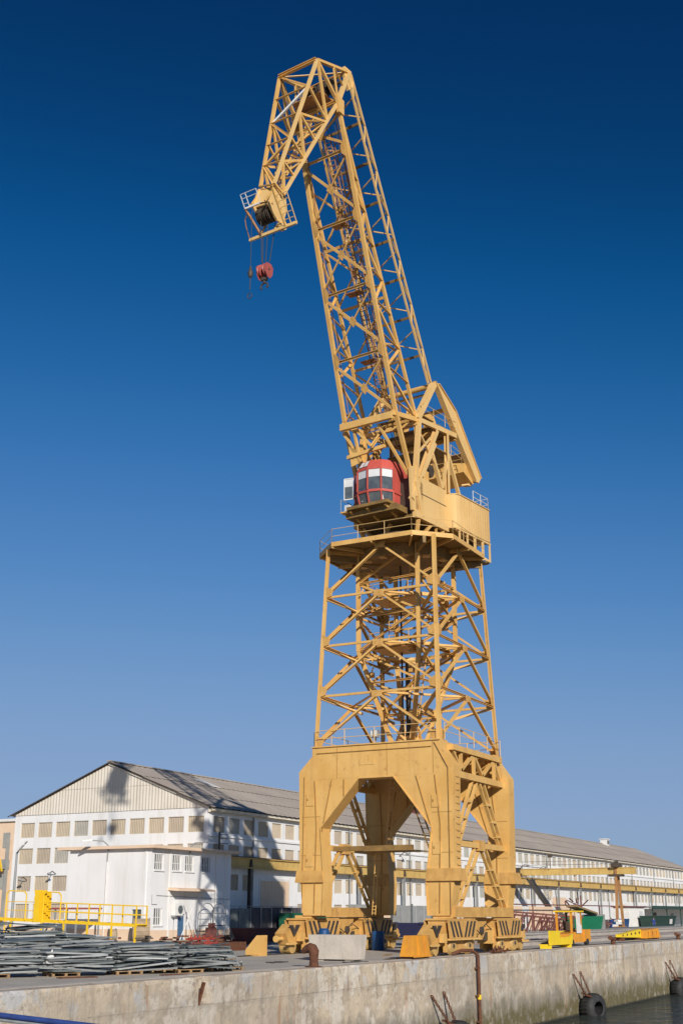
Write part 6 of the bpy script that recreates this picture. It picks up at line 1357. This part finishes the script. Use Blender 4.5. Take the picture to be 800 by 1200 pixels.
# ---- on the quay wall
def tyre(x, z, label, tilt=0):
    t = thing('tyre_fender', label, 'tyre', (x, 28.0, z)); m = MB()
    prof = [(0, .52), (.04, .80), (.14, .93), (.34, .97), (.56, .97), (.76, .93), (.86, .80), (.9, .52)]
    o_ = V((-.42, -.907, 0)); sv = V((.907, -.42, 0)); c = V((x, QY - 1.42, z)); n = 26; k0 = len(m.v); prof2 = prof + [(.86, .46), (.7, .50), (.2, .50), (.04, .46)]
    for (tt_, r) in prof2:
        for i in range(n): a = 2 * math.pi * i / n; m.v.append(c - o_ * tt_ * 1.25 + sv * (math.cos(a) * r) + V((0, 0, math.sin(a) * r)))
    for q_ in range(len(prof2)):
        q2 = (q_ + 1) % len(prof2)
        for i in range(n): j = (i + 1) % n; m.f.append([k0 + q_ * n + i, k0 + q_ * n + j, k0 + q2 * n + j, k0 + q2 * n + i]); m.mi.append(0)
    m.build('tyre_body', 'tyre', t, smooth=True)
    m = MB()
    for i in range(26): a = 2 * math.pi * i / 26; q0 = c + sv * (math.cos(a) * .975) + V((0, 0, math.sin(a) * .975)); m.beam(q0 - o_ * .25, q0 - o_ * .9, .05, .05)
    m.build('tread', 'tyre', t)
    for dx in (-1.3, .35):
        m = MB(); p = V((x + dx * .5 + .2, QY - .75, z + .8)); q_ = V((x + dx, QY - .07, z + 2.3 + (.1 if dx > 0 else 0))); nlk = 13
        for i in range(nlk):
            a, b = p.lerp(q_, i / nlk), p.lerp(q_, (i + 1) / nlk); e = V((.055, 0, 0)) if i % 2 else V((0, .055, 0))
            m.beam(a - e, b - e, .05); m.beam(a + e, b + e, .05); m.beam(a - e, a + e, .05); m.beam(b - e, b + e, .05)
        m.build('chain', 'rust', t)
    m = MB(); m.hexa([(x - .55, QY - 1.02, z + .75), (x - .25, QY - 1.02, z + .75), (x - .25, QY - .3, z + .98), (x - .55, QY - .3, z + .98), (x - .55, QY - 1.02, z + .85), (x - .25, QY - 1.02, z + .85), (x - .25, QY - .3, z + 1.05), (x - .55, QY - .3, z + 1.05)]); m.build('shackle', 'rust', t)
tyre(89.9, -3.98, 'big black tyre fender on two rusty chains, middle of the quay wall')
tyre(116.2, -4.0, 'big black tyre fender on chains nearest the right edge of the photo')
tyre(65.4, -4.1, 'dark tyre fender low on the quay wall below the crane, cut by the bottom edge')
pp = thing('wall_pipe', 'rusty vertical pipe with yellow mark running down the quay wall', 'pipe', (70.6, 28.5, -4.4))
m = MB(); m.tube((70.6, QY - .2, -5.2), (70.6, QY - .2, .05), .1, 8); m.path([V((70.6, QY - .2, .05)), V((70.55, QY + .1, .3)), V((70.3, QY + .7, .32)), V((70.0, QY + 1.2, .1))], .1, 8); m.build('pipe', 'rust', pp)
for z in (-3.6, -2.2, -.7): MB().bb(70.4, 70.8, QY - .24, QY - .02, z, z + .09).build('clip', 'rust', pp)
MB().tube((70.6, QY - .2, -2.35), (70.6, QY - .2, -2.1), .115, 8).build('yellow_mark', 'railyel', pp)
for i, (x, z0, z1) in enumerate(((45.0, -.9, -1.9), (84.8, -.55, -1.3), (98.5, -.1, -1.3), (108.8, -.2, -1.6))):
    pass
# ---- blue hawser close to the camera and a thin pole with wire ends at the left edge
hw_ = thing('mooring_rail', 'blue and grey tube slanting across the bottom left corner close to the camera', 'tube', (8, 6.9, 1.5))
for off, r, mm in ((0, .022, 'hawser'), (-.034, .012, 'hawser2')):
    MB().tube((8.0, 7.75, 1.598 + off), (8.0, 5.4, 1.485 + off), r, 12).build('tube', mm, hw_)
wp = thing('thin_pole', 'thin pale pole with bent wire ends at the left edge of the quay', 'pole', (29.4, 28.9, 0))
m = MB(); m.tube((29.95, 29.0, 0), (29.9, 29.0, 3.2), .02, 6); m.build('pole', 'tarp', wp)
for z in (-.15, .0, .12, .28): MB().path([V((29.95, 28.64, z + .1)), V((30.2, 28.5, z)), V((30.45, 28.35, z - .12))], .01, 5).build('wire_end', 'grey', wp)
